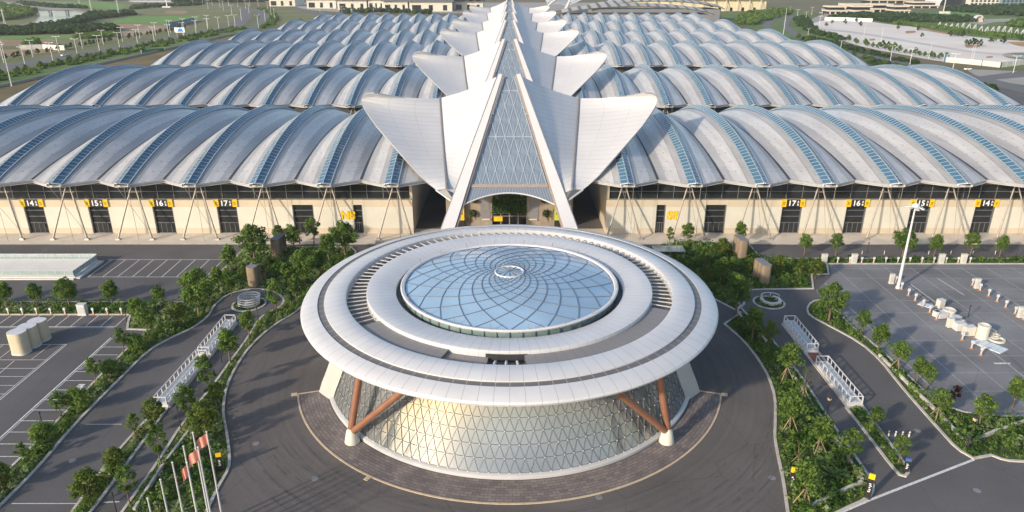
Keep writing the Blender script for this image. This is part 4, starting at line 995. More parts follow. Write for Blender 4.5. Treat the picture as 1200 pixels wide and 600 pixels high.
# white railed roof of the underpass, far left
t = thing('underpass_cover', 'low white cover with glass railings at the left edge beside bus bays', 'cover', (0, 0, 0))
ax, ay = g(88, 327); bx2, by2 = g(108, 307)
mb = MB(); mb.poly([(-130, ay, 0.5), (ax, ay, 0.5), (ax, by2, 0.5), (-130, by2, 0.5)]); mb.quad((-130, ay, 0.02), (ax, ay, 0.02), (ax, ay, 0.5), (-130, ay, 0.5)); mb.quad((ax, ay, 0.02), (ax, by2, 0.02), (ax, by2, 0.5), (ax, ay, 0.5)); mb.quad((ax, by2, 0.02), (-130, by2, 0.02), (-130, by2, 0.5), (ax, by2, 0.5))
mb.box(((ax-130)/2, ay-0.3, 0.02), (ax+130, 0.5, 0.25)); mb.box((ax+0.5, (ay+by2)/2, 0.02), (0.9, by2-ay, 0.3)); mb.build('plinth', M_WALLW, t)
mb = MB(); mb.grid([[(-130, ay+1.6, 0.55), (ax-0.6, ay+1.6, 0.55)], [(-130, by2-0.5, 0.95), (ax-0.6, by2-0.5, 0.95)]], 0, [[(0, 0), (40, 0)], [(0, 5), (40, 5)]]); mb.build('sloping_roof', panel_mat('roof_cream_panels', (0.74, 0.71, 0.64), 0.4, 0, 1.0, 0.04, 2.5, 0.05, 0.82), t)
mb = MB(); gm = MB(); railing(mb, gm, (-130, ay+0.3), (ax-0.2, ay+0.3), 0.51, 1.1, 1.7); railing(mb, gm, (-130, by2-0.15), (ax-0.2, by2-0.15), 0.51, 1.3, 1.7); railing(mb, gm, (ax-0.2, ay+0.3), (ax-0.2, by2-0.15), 0.51, 1.1, 1.7)
mb.build('railing', M_WHITE, t); gm.build('railing_glass', M_GLASSRAIL, t)
# white railed light strips in the medians
def light_strip(segs, wd, label, soil=None):
    t = thing('median_ramp', label, 'ramp', (0, 0, 0), group='white railed ramps in the medians')
    for (a, b) in segs:
        a, b = Vector(g(*a)), Vector(g(*b)); d = (b-a).normalized(); n = Vector((-d.y, d.x)); o = n*wd/2
        bm_ = MB(); bm_.bar((*a, 0.30), (*b, 0.30), wd, 0.56); base = bm_.build('plinth', M_WHITE, t)
        lm = MB(); lm.bar((*(a+d*0.5), 0.62), (*(b-d*0.5), 0.62), wd*0.5, 0.10); 
        lm.build('glass_strip', mat('strip_glass', (0.42, 0.47, 0.50), 0.2, 0, 0.1, 1), base)
        rm_ = MB(); gm_ = MB()
        for s in (-1, 1): railing(rm_, None, a+o*0.86*s, b+o*0.86*s, 0.58, 1.05, 1.15, 0.055)
        for e in (a+d*0.1, b-d*0.1): railing(rm_, None, e+o*0.86, e-o*0.86, 0.58, 1.05, 3.0, 0.055)
        rm_.build('railing', M_WHITE, t)
    ends = [Vector(g(*segs[0][0])), Vector(g(*segs[-1][1]))]; km = MB(); km.bar((*ends[0], 0.1), (*ends[1], 0.1), wd+0.5, 0.18); km.build('kerb_base', M_KERB, t)
    if soil:
        a, b = Vector(g(*soil[0])), Vector(g(*soil[1])); sm = MB(); sm.bar((*a, 0.22), (*b, 0.22), wd*0.8, 0.1); sm.build('bare_earth', mat('red_earth', (0.28, 0.10, 0.06), 0.9, 0, 0.25, 2), t)
light_strip([((189, 478), (238, 421)), ((240, 418), (271, 379))], 2.0, 'white railed ramp in the left median, in two lengths')
light_strip([((1002, 477), (962, 428)), ((951, 414), (924, 380))], 2.0, 'white railed ramp in the right median, with bare red earth between', ((961, 427), (952, 415)))
# spiral rings in the round beds
x, y = g(292, 357)
t = thing('spiral_ring', 'white stacked rings standing in the round bed on the left', 'ring', (x, y, 0.1))
for i in range(4):
    mb = MB(); z = 0.15+0.42*i; mb.lathe([(1.75, z), (1.92, z), (1.92, z+0.2), (1.75, z+0.2), (1.75, z)], 40, (0.06*i, 0.03*i)); mb.build('ring', M_WHITE, t, smooth=30)
mb = MB()
for i in range(8): a = i*math.pi/4; mb.bar((1.8*math.cos(a), 1.8*math.sin(a), 0.02), (1.85*math.cos(a)+0.15, 1.85*math.sin(a)+0.08, 1.6), 0.07, 0.07)
mb.build('ring_posts', M_WHITE, t)
x, y = g(903, 354)
t = thing('ring_bench', 'pale curved ring wall standing in the round bed on the right', 'ring', (x, y, 0.1))
mb = MB(); mb.lathe([(1.3, 0.02), (1.85, 0.02), (1.85, 0.5), (1.3, 0.5)], 32, (0, 0), R(150), R(420)); mb.build('ring_wall', M_WALLW, t, smooth=30)
mb = MB(); mb.lathe([(1.7, 0.95), (1.82, 0.95), (1.82, 1.05), (1.7, 1.05), (1.7, 0.95)], 32, (0, 0), R(20), R(190)); 
for a in (20, 75, 130, 190): mb.bar((1.76*math.cos(R(a)), 1.76*math.sin(R(a)), 0.05), (1.76*math.cos(R(a)), 1.76*math.sin(R(a)), 0.98), 0.08, 0.08)
mb.build('hand_rail', M_WHITE, t)

# charging posts
def charger_mesh():
    a = MB(); a.box((0, 0, 0.02), (0.42, 0.3, 0.16)); b = MB(); b.box((0, 0, 0.18), (0.16, 0.14, 0.75), 0, 0, 0.9); b.box((0, 0.0, 0.93), (0.38, 0.24, 0.42), 0, 0, 0.85)
    return a.mesh('base', M_ORANGE), b.mesh('post', M_WHITE)
CH_A, CH_B = charger_mesh()
def charger(x, y, label, group, sc=1.0):
    t = thing('charging_post', label, 'charging post', (x, y, 0.02), 0, group, sc); link('base', CH_A, t); link('post', CH_B, t)
for i in range(9): x, y = g(9+16.6*i, 370.3); charger(x, y+0.35, f'white charging post with orange base, {ORD[i]} along the left hedge kerb from the left', 'charging posts along the left hedge')
for i in range(13):
    x, y = g(967+14.1*i, 308.6); charger(x, y, f'white charging post, {ORD[i]} along the back kerb of the right car park from the left', 'charging posts along the right car park')
for i, (a, b) in enumerate(((1049, 332), (1056, 339.5), (1064, 347), (1072, 353), (1081, 360), (1089, 367), (1097, 375), (1127, 399), (1138, 409), (1149, 417))): x, y = g(a, b); charger(x, y, f'white charging post with orange base, {ORD[i]} in the row from the lamp mast', 'charging posts in the right car park', 1.1)
for i, (a, b) in enumerate(((1139, 335), (1148, 341), (1158, 347.5), (1168, 354), (1178, 361), (1189, 368.5), (1199, 375))): x, y = g(a, b); charger(x, y, f'white charging post with orange base, {ORD[i]} in the far row of the right car park', 'charging posts in the right car park', 1.1)
def cabinet(px, py, sx, sy, h, label, m_=None, name='utility_cabinet'):
    x, y = g(px, py); t = thing(name, label, 'cabinet', (x, y, 0.05))
    mb = MB(); rbox(mb, (0, 0, 0), sx, sy, h-0.08, 0.06, 3, 0, 0.08); mb.build('body', m_ or M_WHITE, t)
    mb = MB(); mb.box((0, 0, 0), (sx+0.08, sy+0.08, 0.08)); mb.build('plinth', M_CONC, t)
    mb = MB(); mb.box((0, 0, h+0.002), (sx+0.1, sy+0.1, 0.06)); mb.build('lid', m_ or M_WHITE, t)
    mb = MB(); mb.box((0, -sy/2-0.015, h*0.2), (sx*0.78, 0.02, h*0.6)); mb.build('door', M_FASCIA, t)
cabinet(98, 369, 1.4, 0.9, 2.0, 'white patterned utility cabinet in the left hedge row')
cabinet(98, 464, 0.8, 0.6, 1.6, 'slim white cabinet in the bed beside the left diagonal stalls')
for a, l in ((965, 'leftmost'), (1000, 'second'), (1102, 'third'), (1128, 'rightmost')): cabinet(a, 309, 1.1, 0.6, 2.0, f'cream pillar cabinet, {l} of four on the back kerb of the right car park', M_CREAM, 'pillar_cabinet')
for a, b, l in ((1044, 332.5, 'beside the lamp mast'), (1144, 338, 'at the head of the far charger row'), (1194.5, 372, 'at the end of the far charger row')): cabinet(a, b, 0.85, 0.5, 1.9, f'cream power cabinet {l}', M_CREAM, 'power_cabinet')
cabinet(445, 290, 1.6, 1.2, 1.3, 'tan plinth box on the pavement left of the entrance', M_BEIGE, 'plinth_box')

# equipment on the right car park
def simple(name, px, py, label, cat, builder, z=0.03):
    x, y = g(px, py); t = thing(name, label, cat, (x, y, z)); builder(t); return t
def drum(r, h, m_=None):
    def f(t):
        mb = MB(); mb.lathe([(r, 0), (r, h), (r-0.12, h+0.04), (r-0.16, h-0.06), (0.01, h-0.3)], 28); mb.build('shell', m_ or M_CREAM, t, smooth=40)
        mb = MB(); mb.lathe([(r+0.06, 0), (r+0.06, 0.15), (r+0.01, 0.16)], 28); mb.lathe([(r+0.01, h-0.14), (r+0.05, h-0.14), (r+0.05, h-0.03), (r+0.01, h-0.03)], 28); mb.build('hoops', M_WALLW, t)
    return f
def crate(sx, sy, h, rz=0.0, m_=None):
    def f(t):
        t.rotation_euler[2] = rz; mb = MB(); rbox(mb, (0, 0), sx, sy, h, 0.05, 2, 0, 0.1); mb.build('body', m_ or M_CREAM, t)
        mb = MB(); mb.box((-sx*0.3, 0, 0), (0.15, sy, 0.1)); mb.box((sx*0.3, 0, 0), (0.15, sy, 0.1)); mb.build('feet', M_DARKMET, t)
        mb = MB(); mb.box((0, 0, h+0.1), (sx+0.06, sy+0.06, 0.05)); mb.build('lid', M_WHITE, t)
    return f
def hoop(r):
    def f(t):
        mb = MB(); mb.lathe([(r-0.25, 0), (r, 0), (r, 0.3), (r-0.25, 0.3), (r-0.25, 0)], 36); mb.build('rim', M_CREAM, t, smooth=30)
        mb = MB(); mb.lathe([(r-0.24, 0.03), (0.01, 0.03)], 36); mb.build('base_plate', M_GREYMET, t)
    return f
def panels(nx, ny, s, rz=0.0):
    def f(t):
        t.rotation_euler[2] = rz; mb = MB()
        for i in range(nx):
            for j in range(ny): mb.box(((i-nx/2+.5)*s, (j-ny/2+.5)*s, 0.05), (s*0.93, s*0.93, 0.08))
        mb.build('pane', mat('pale_pane', (0.60, 0.66, 0.68), 0.2), t); mb = MB(); mb.box((0, 0, 0), (nx*s, ny*s, 0.05)); mb.build('frame', M_WHITE, t)
    return f
simple('steel_drum', 1150, 396, 'tallest cream cylinder tank in the right car park equipment row', 'tank', drum(0.9, 2.3))
simple('open_tank', 1111, 370, 'open topped cream tank in the middle of the equipment row', 'tank', drum(1.0, 1.2))
simple('flat_hoop', 1158, 389, 'flat cream hoop lying beside the tallest tank, the farthest of three', 'hoop', hoop(1.2)); simple('flat_hoop', 1162, 394, 'flat cream hoop lying beside the tallest tank, the middle of three', 'hoop', hoop(1.25)); simple('flat_hoop', 1168, 399, 'flat cream hoop lying beside the tallest tank, the nearest of three', 'hoop', hoop(1.2))
simple('skylight_unit', 1160, 406, 'pale glazed unit lying flat at the near end of the equipment row', 'glazed unit', panels(3, 5, 0.85, R(32)))
simple('skylight_unit', 1085, 358, 'pale glazed unit lying flat at the far end of the equipment row', 'glazed unit', panels(2, 3, 0.8, R(40)))
for a, b, sx, sy, h, rz, m_, l in ((1101, 361, 1.2, 0.9, 1.5, .3, M_CREAM, 'upright cream crate at the far end of the equipment row'), (1102, 372, 1.8, 1.4, 0.9, .2, M_WHITE, 'low white crate beside the open tank'), (1112, 384, 0.9, 0.7, 1.6, .1, M_CREAM, 'narrow upright cream crate left of the hoops'), (1123, 387, 1.6, 1.2, 1.3, .05, M_WHITE, 'white topped crate in the middle of the equipment row'), (1134, 393, 1.7, 1.0, 1.5, .1, M_CREAM, 'wide cream crate beside the tallest tank'), (1120, 377, 1.5, 1.0, 0.8, .5, M_CREAM, 'low cream crate behind the white topped crate'), (1096, 371, 0.9, 0.8, 0.9, .6, M_WALLW, 'small grey white crate nearest the charger row')):
    simple('equipment_crate', a, b, l, 'crate', crate(sx, sy, h, rz, m_))
simple('tank_ring', 1124, 378, 'low cream ring behind the crates of the equipment row', 'hoop', hoop(1.1)); simple('tank_ring', 1134, 383, 'low cream ring between crate row and tallest tank', 'hoop', hoop(1.1))

# lamp masts, lamp posts, bollards, signs, flags
def mast(px, py, h, label, heads=True):
    x, y = g(px, py); t = thing('lamp_mast', label, 'lamp mast', (x, y, 0.02))
    mb = MB(); mb.tube([(0, 0, 0.5), (0, 0, h)], [0.30, 0.13], 12); mb.build('pole', M_WHITE, t, smooth=50)
    mb = MB(); mb.lathe([(0.45, 0), (0.45, 0.3), (0.3, 0.55)], 12); mb.build('foot', M_WHITE, t, smooth=40)
    if heads:
        mb = MB(); mb.lathe([(0.12, h-0.5), (0.55, h-0.35), (0.7, h), (0.4, h+0.3), (0.01, h+0.5)], 16); crown_ = mb.build('hub', M_WHITE, t, smooth=40)
        for i in range(6):
            a = i*math.pi/3+0.3; c, s = math.cos(a), math.sin(a); mb = MB(); mb.bar((0.5*c, 0.5*s, h-0.2), (1.5*c, 1.5*s, h-0.45), 0.55, 0.2); mb.build('lamp_head', M_FASCIA, t)
        mb = MB(); mb.tube([(0, 0, h+0.4), (0, 0, h+1.4)], 0.03, 5); mb.build('lightning_rod', M_WHITE, crown_)
mast(1052, 338, 16.2, 'tall white lamp mast with ring of floodlights in the right car park')
mast(14, 101, 22, 'tall white mast beyond the left end of the halls')
mast(918, 40, 24, 'tall white mast beyond the right halls beside the curving road', False)
def lamp_post(px, py, h, label, lantern=False):
    x, y = g(px, py); t = thing('lamp_post', label, 'lamp post', (x, y, 0.05))
    mb = MB(); mb.tube([(0, 0, 0), (0, 0, h)], [0.085, 0.06], 8); mb.build('pole', M_DARKMET, t)
    mb = MB()
    if lantern: mb.box((0, 0, h), (0.34, 0.34, 0.42), 0, 0.4, 1.25); mb.build('lantern', mat('lantern_glass', (0.55, 0.42, 0.22), 0.3), t); mb = MB(); mb.box((0, 0, h+0.422), (0.6, 0.6, 0.1), 0, 0.4, 0.4); mb.build('lantern_cap', M_DARKMET, t)
    else: mb.tube([(0, 0, h), (0, 0, h+0.28)], 0.13, 10); mb.build('lamp_head', M_DARKMET, t)
for a, b, h, l, q in ((121, 441, 2.4, 'black post lamp between the diagonal stalls and the left bed', 0), (25, 369, 2.5, 'black post lamp at the left end of the hedge row', 0), (149, 378, 1.9, 'black post lamp at the right end of the hedge row', 0), (50, 498, 1.7, 'black post lamp beside the small ball tree in the left bed', 0), (212, 502, 3.0, 'black post lamp beside the left inner lane', 0), (138, 606, 3.0, 'black post lamp at the bottom of the left inner lane', 0), (260, 425, 3.0, 'black post lamp in the bed below the left spiral ring', 0),
                      (303, 378, 2.6, 'black post lamp beside the left round bed', 0), (968, 489, 2.6, 'black lantern beside the right inner lane', 1), (1133, 527, 4.2, 'tall black lantern at the corner of the right low wall', 1), (1130, 528, 2.0, 'short black post beside the tall corner lantern', 0), (1134, 372, 2.0, 'lone dark post amid the right car park', 0), (869, 360, 2.2, 'black post lamp in the bed near the right ring bench', 0), (1016, 297, 2.2, 'black post lamp before the right hall beside the road', 0), (1190, 303, 2.6, 'black post lamp before the right hall at the frame edge', 0)): lamp_post(a, b, h, l, q)
for i, (a, b) in enumerate(((992, 512), (1005, 512), (1041, 511), (1049, 511.5), (1057, 512), (1065, 512))):
    x, y = g(a, b); mb = MB(); mb.lathe([(0.1, 0), (0.1, 0.7), (0.06, 0.78), (0.001, 0.8)], 10); mb.lathe([(0.108, 0.5), (0.108, 0.6)], 10, mi=1)
    o = mb.build('bollard', [M_WALLW, M_DARKMET], smooth=40); o.location = (x, y, 0.03); o['category'] = 'bollard'; o['group'] = 'bollards across the right road'; o['label'] = f'pale bollard, {ORD[i]} from the left across the right road'
def sign_post(px, py, h, label, rz=0.0, col=None):
    x, y = g(px, py); t = thing('direction_sign', label, 'sign', (x, y, 0.05), rz)
    mb = MB(); mb.box((0, 0, 0), (0.6, 0.14, h*0.8)); mb.build('panel', M_BLACK, t)
    mb = MB(); mb.box((0, 0, h*0.802), (0.62, 0.16, h*0.198)); mb.build('head', col or M_YEL, t)
    mb = MB()
    for i in range(5): mb.box((0.06*((i % 2)-0.5), -0.08, h*(0.30+0.075*i)), (0.24-0.05*(i % 3), 0.02, h*0.035))
    mb.build('lettering', M_LETTER, t)
sign_post(259, 552, 2.5, 'black direction sign with yellow head in the flag bed', 0.3)
sign_post(926, 577, 3.4, 'black direction sign with yellow head beside the plaza kerb on the right', -0.3)
sign_post(1016, 585, 3.4, 'tallest black direction sign with yellow head at the bed corner', -0.5)
sign_post(1061, 554, 2.0, 'short black sign with blue head at the tip of the right median', -0.3, mat('sign_blue', (0.05, 0.12, 0.30), 0.5))
for i, (a, b, flag, l) in enumerate(((226, 507, 0, 'bare flagpole behind the farthest flag'), (242, 506, 1, 'flagpole with the farthest red flag'), (215, 523, 0, 'bare flagpole left of the middle flag'), (232, 524, 1, 'flagpole with the middle red flag'), (219, 542, 2, 'flagpole with the nearest and smallest red flag'), (202, 542, 0, 'bare flagpole left of the nearest flag'), (188, 562, 0, 'bare flagpole second from the bottom left'), (173, 584, 0, 'bare flagpole lowest at the bottom left'))):
    x, y = g(a, b, 12.0); t = thing('flagpole', l+' in the left bed', 'flagpole', (x, y, 0.05), 0, 'flagpoles in the left bed')
    mb = MB(); mb.tube([(0, 0, 0), (0, 0, 11.9)], [0.12, 0.07], 10); mb.build('pole', M_FASCIA, t, smooth=50); mb = MB(); mb.lathe([(0.001, 12.05), (0.12, 11.97), (0.001, 11.86)], 10); mb.build('finial', M_WHITE, t)
    if flag:
        P = []; Wd = 1.15 if flag == 1 else 0.7
        for q in np.linspace(0, 1, 12): P.append([(-Wd*q, 0.14*math.sin(q*9+z*0.6)+0.05*q, 11.6-1.25*z*(1-0.15*q)-0.75*q*q-0.25*q*z) for z in np.linspace(0, 1, 7)])
        mb = MB(); mb.slab(P, 0.01); mb.build('flag', M_RED, t, smooth=60)
# low walls inside the beds
def low_wall(pts, label, h=0.55, wd=0.3):
    mb = MB(); P = [Vector(g(*p)) for p in pts]
    for a, b in zip(P[:-1], P[1:]):
        d = (b-a).normalized(); mb.bar((*(a), h/2), (*(b+d*0.0), h/2), wd, h)
    o = mb.build('low_wall', M_KERB); o['label'] = label; o['category'] = 'low wall'
low_wall([(1030, 418), (1064, 452), (1100, 487), (1132, 522)], 'pale low wall inside the right car park bed'); low_wall([(1132.5, 522), (1165, 508), (1200, 496), (1250, 482)], 'pale low wall running right from the corner lantern')
low_wall([(925, 436), (967, 500), (1010, 565)], 'long pale low wall in the bed beside the right inner lane'); low_wall([(951, 595), (1009, 567)], 'short pale low wall at the end of the right garden bed')
low_wall([(226, 502), (190, 550), (158, 600)], 'grey low wall in the bed beside the left inner lane'); low_wall([(872, 357), (862, 366), (876, 382), (898, 402)], 'curved pale low wall in the bed near the right ring bench')
# glass pavilion and steps on the right of the entrance
x, y = g(783, 300); t = thing('glass_shelter', 'low glass roofed stair shelter on the pavement right of the saucer', 'shelter', (x, y, 0.03))
mb = MB(); mb.box((0, 0, 1.5), (6.4, 3.4, 0.08)); mb.build('glass_roof', M_GLASSRAIL, t); mb = MB()
for sx in (-3, 0, 3):
    for sy in (-1.6, 1.6): mb.box((sx, sy, 0), (0.1, 0.1, 1.5))
for sy in (-1.7, 1.7): mb.bar((-3.2, sy, 1.62), (3.2, sy, 1.62), 0.1, 0.08)
mb.build('frame', M_STEEL, t); mb = MB(); mb.box((0, 0, 0), (6.2, 3.2, 0.4)); mb.build('plinth', M_CONC, t)
for i, (a, b, l) in enumerate(((369, 561, 'left of the brick apron'), (905, 560, 'beside the right plaza kerb'), (300, 520, 'on the left of the plaza'), (702, 583, 'just outside the brick apron edge'), (85, 540, 'in the left lane'), (1075, 505, 'in the right lane'), (95, 432, 'between the left parking rows'), (1145, 575, 'in the road at the bottom right'))):
    x, y = g(a, b); mb = MB(); mb.lathe([(0.42, 0.0), (0.40, 0.012), (0.30, 0.012), (0.29, 0.006), (0.001, 0.01)], 20); o = mb.build('manhole_cover', M_GREYMET); o.location = (x, y, 0.033); o['label'] = f'round grey manhole cover {l}'; o['category'] = 'manhole cover'
# small road posts before the halls
for i in range(7):
    x, y = g(1010+26*i, 298); mb = MB(); mb.lathe([(0.07, 0), (0.07, 0.75), (0.001, 0.8)], 8); o = mb.build('road_post', M_WALLW); o.location = (x, y, 0.03); o['label'] = f'thin white road post, {ORD[i]} along the road before the right hall'; o['category'] = 'post'; o['group'] = 'road posts before the right hall'

# ================================================================== the country beyond the halls
def patch(name, px, z, m_, sm=1):
    p = ccw(G(px)); p = smooth_poly(p, sm, 70) if sm else p
    return structure(sheet(name, p, z, m_))
M_CROP = mat('crop_green', (0.13, 0.25, 0.055), 0.95, 0, 0, 0.03, 0.2, col2=(0.16, 0.28, 0.08), detail=6)
M_OLIVE = mat('olive_field', (0.13, 0.16, 0.06), 0.95, 0, 0, 0.015, 0.2, col2=(0.21, 0.20, 0.10), detail=8)
M_ROAD = mat('road_grey', (0.13, 0.13, 0.135), 0.9, 0, 0.1, 0.05)
M_PATH = mat('path_pale', (0.33, 0.31, 0.28), 0.9, 0, 0.1, 0.05)
# left: fields
patch('field', [(-60, 5), (30, 1.5), (260, 1), (300, 12), (262, 32), (160, 60), (60, 88), (-60, 104)], 0.05, M_OLIVE, 0)
patch('field', [(128, 26), (150, 19.5), (235, 18), (232, 25), (196, 29), (150, 27.5), (124, 28.5)], 0.09, M_CROP)
patch('field', [(35, 2), (118, 1.6), (150, 6), (140, 11.5), (100, 9), (60, 5)], 0.09, M_CROP)
patch('field', [(92, 29), (150, 28), (205, 30), (228, 32), (190, 36), (120, 34)], 0.10, M_BROWN)
patch('field', [(-20, 47), (60, 45), (70, 48), (40, 52), (-20, 56)], 0.10, M_BROWN)
patch('field', [(-20, 43), (60, 41.5), (125, 40), (132, 43), (70, 45.5), (-20, 47)], 0.10, M_CROP)
patch('field', [(-20, 15), (17, 14.5), (19, 16.5), (-20, 21.5)], 0.10, M_BROWN)
patch('field', [(196, 12), (222, 12.5), (216, 17), (190, 16)], 0.10, M_BROWN)
patch('field', [(140, 36), (170, 33), (190, 32), (176, 38), (155, 43), (140, 41)], 0.11, mat('sandy_soil', (0.34, 0.26, 0.17), 0.95, 0, 0.15, 0.03))
patch('building_site', [(-20, 60), (24, 57.5), (76, 56), (84, 59.5), (50, 62.5), (20, 65.5), (-20, 66)], 0.12, M_BROWN)
patch('field', [(60, 48), (120, 44.5), (140, 47), (110, 54), (82, 57), (50, 54)], 0.10, M_OLIVE)
patch('sand_lot', [(152, 0.6), (205, 0.4), (206, 2.6), (170, 2.8), (150, 2)], 0.10, M_SAND)
# river and its bank
patch('river_bank', [(-30, 33.5), (10, 32), (38, 27), (46, 20), (42, 15), (43, 12.2), (60, 10.8), (95, 12), (104, 16), (100, 20), (88, 24.5), (70, 28), (40, 32.5), (5, 37), (-30, 39)], 0.14, M_PATH)
patch('river', [(38.5, 29.8), (43, 25), (48, 19.5), (45, 15.5), (44.5, 13), (58, 12), (90, 12.8), (98.5, 16.5), (96, 20), (86, 23.2), (68, 26.2), (52, 29)], 0.2, M_WATER)
patch('path', [(-30, 1.6), (0, 1.8), (30, 5), (55, 9), (95, 10.4), (101, 12), (60, 11.0), (35, 9.5), (0, 4.5), (-30, 3.5)], 0.16, M_PATH)
bA, bB = Vector(g(46, 17.2)), Vector(g(99, 15.6)); t = thing('footbridge', 'thin pale footbridge crossing the river at top left', 'bridge', (0, 0, 0))
mb = MB(); mb.bar((*bA, 5.2), (*bB, 5.2), 5, 0.9); mb.build('deck', M_PATH, t)
for q in (0.25, 0.62): p = bA.lerp(bB, q); mb = MB(); mb.box((p.x, p.y, 0.1), (3, 4.5, 4.65)); mb.build('pier', M_KERB, t)
# strip of rough grass beside the halls, the straight road and its curve
structure(sheet('verge', [(-262, 250), (-176, 250), (-176, 760), (-262, 760)], 0.06, M_DRYG))
structure(sheet('verge', [(-302, 250), (-262, 250), (-262, 900), (-302, 900)], 0.07, M_GRASS))
patch('road', [(-60, 86.5), (60, 67), (140, 53.5), (205, 41.5), (240, 35), (268, 29), (283, 19), (280, 13), (290, 12.6), (296, 18), (289, 27), (282, 33), (250, 37.5), (205, 45), (140, 58), (60, 72.5), (-60, 94)], 0.12, M_ROAD, 0)
patch('road', [(282, 33), (300, 27), (306, 20), (300, 14.5), (286, 10.5), (250, 8.4), (250, 7.4), (290, 9.0), (312, 13.5), (317, 20), (312, 28), (300, 34)], 0.11, M_ROAD, 0)
patch('median', [(283, 32), (296, 26), (300, 20), (295, 15), (297, 14.6), (304, 20), (301, 26.5), (288, 32.5)], 0.15, M_GRASS, 0)
patch('verge', [(318, 30), (320, 20), (312, 12), (325, 9.5), (350, 11), (372, 18), (384, 24), (360, 25), (335, 30)], 0.12, M_OLIVE, 0)
patch('slip_road', [(345, 9), (365, 12), (390, 20), (398, 24), (390, 25), (370, 17), (342, 11)], 0.16, M_ROAD, 0)
mb = MB(); mb.box((-262, 500, 0.05), (0.5, 520, 1.3)); o = mb.build('boundary_wall', M_PATH); o['label'] = 'long pale boundary wall between left road and hall grounds'; o['category'] = 'wall'
def panel_fence(px, h, m_, label, cat='fence'):
    P = [Vector(g(*p)) for p in px]; t = thing('site_fence', label, cat, (0, 0, 0)); mb = MB(); pm = MB()
    for a, b in zip(P[:-1], P[1:]):
        mb.bar((*a, h/2+0.1), (*b, h/2+0.1), 0.15, h); n = max(1, int((b-a).length/6))
        for i in range(n+1): q = a.lerp(b, i/n); pm.box((q.x, q.y, 0.05), (0.3, 0.5, h+0.25))
    mb.build('panels', m_, t); pm.build('posts', M_FASCIA, t)
panel_fence([(24, 58.5), (50, 57.6), (76, 59)], 3.5, M_WALLW, 'white hoarding round the brown building site at left')
panel_fence([(196, 32.5), (212, 29.5), (229, 25)], 5, mat('teal_sheet', (0.03, 0.13, 0.20), 0.6), 'teal blue hoarding beyond the left road')
panel_fence([(166, 62.5), (182, 61), (193, 60)], 2.2, mat('green_net', (0.03, 0.17, 0.09), 0.8), 'green netting fence beside the third hall on the left')
x, y = g(212, 45); t = thing('billboard', 'white and blue billboard beside the left road', 'billboard', (x, y, 0.1))
mb = MB(); mb.box((0, 0, 5), (9, 0.5, 4.2)); mb.build('board', M_LETTER, t); mb = MB(); mb.poly([(-2.5, -0.27, 5.6), (3.6, -0.27, 5.6), (2.2, -0.27, 8.4), (-0.2, -0.27, 8.7)]); mb.build('blue_print', mat('print_blue', (0.02, 0.22, 0.62), 0.5), t)
mb = MB(); mb.tube([(-3, 0.3, 0), (-3, 0.3, 6)], 0.2, 6); mb.tube([(3, 0.3, 0), (3, 0.3, 6)], 0.2, 6); mb.build('legs', M_FASCIA, t)

# woods and hedges that read as one mass
def wood(px, n, h, label, m_=None, leaf=1.5, name='wood', blob=3.2, world=None):
    global nr
    P = np.array(world if world else G(px)); lo, hi = P.min(0), P.max(0); pts = nr.uniform(lo, hi, size=(n*12, 2)); pts = pts[inside(P, pts)][:n]; n = len(pts); L = 46
    d = unit(n*L); hh = np.repeat(h*nr.uniform(0.55, 1.15, n), L); r = np.repeat(blob*nr.uniform(0.6, 1.2, n), L); q = nr.uniform(0.6, 1.0, n*L)
    C = np.stack([np.repeat(pts[:, 0], L)+d[:, 0]*r*q, np.repeat(pts[:, 1], L)+d[:, 1]*r*q, np.maximum(0.2, hh*(0.55+0.45*d[:, 2]*q))], 1)
    Nn = d+nr.normal(0, 0.4, d.shape); Nn /= np.linalg.norm(Nn, axis=1)[:, None]
    tint = np.clip(np.repeat(0.4+nr.normal(0, 0.2, n), L)+nr.normal(0, 0.08, n*L), 0, 1)
    o = link(name, leaf_mesh(name, m_ or M_LEAFD, C, Nn, leaf*nr.uniform(0.6, 1.3, n*L), tint)); o['kind'] = 'stuff'; o['label'] = label; o['category'] = 'trees'
wood([(-25, 36), (10, 36), (50, 33), (100, 33), (128, 33.5), (141, 36.5), (110, 39), (60, 40.5), (0, 42), (-25, 43)], 330, 6, 'dark belt of trees below the river at top left', leaf=1.8, blob=4)
wood([(52, 31.5), (75, 28.5), (96, 23), (106, 17), (120, 16.5), (150, 16), (160, 18), (140, 20), (112, 23), (95, 28), (70, 32)], 260, 6, 'dark trees along the near bank of the river', leaf=1.8, blob=4)
wood([(-25, 7), (8, 7), (30, 11.5), (42, 14), (40, 18), (20, 22.5), (-25, 27), (-25, 22), (15, 16), (18, 13), (-25, 13)], 260, 7, 'tree covered bank on the far side of the river', leaf=2.2, blob=5, m_=M_LEAF)
wood([(20, 3.4), (60, 7.2), (100, 9.3), (104, 10.4), (60, 9), (30, 6.2)], 150, 5, 'hedge along the pale river path', leaf=2.2, blob=4)
wood([(118, 1.8), (134, 1.8), (133, 0.2), (119, 0.2)], 40, 12, 'dark clump of trees on the far field', leaf=3, blob=7)
wood([(30, 55), (42, 53), (48, 54), (40, 57), (31, 57)], 30, 6, 'bushy clump beside the white hoarding', leaf=1.3, blob=3, m_=M_LEAF)
wood([(155, 11), (195, 8.5), (240, 6), (236, 4.6), (190, 6.8), (150, 9)], 90, 5, 'far hedge across the left fields', leaf=2.4, blob=4)
wood([(85, 43.5), (125, 39), (140, 38.5), (138, 42.5), (112, 45), (90, 46)], 130, 2.5, 'scrub below the dark belt of trees', leaf=1.3, blob=3, m_=M_LEAF)
wood([(205, 3.5), (330, 2.4), (330, 0.5), (205, 0.6)], 230, 9, 'far hazy wood along the top left skyline', leaf=3.2, blob=7)
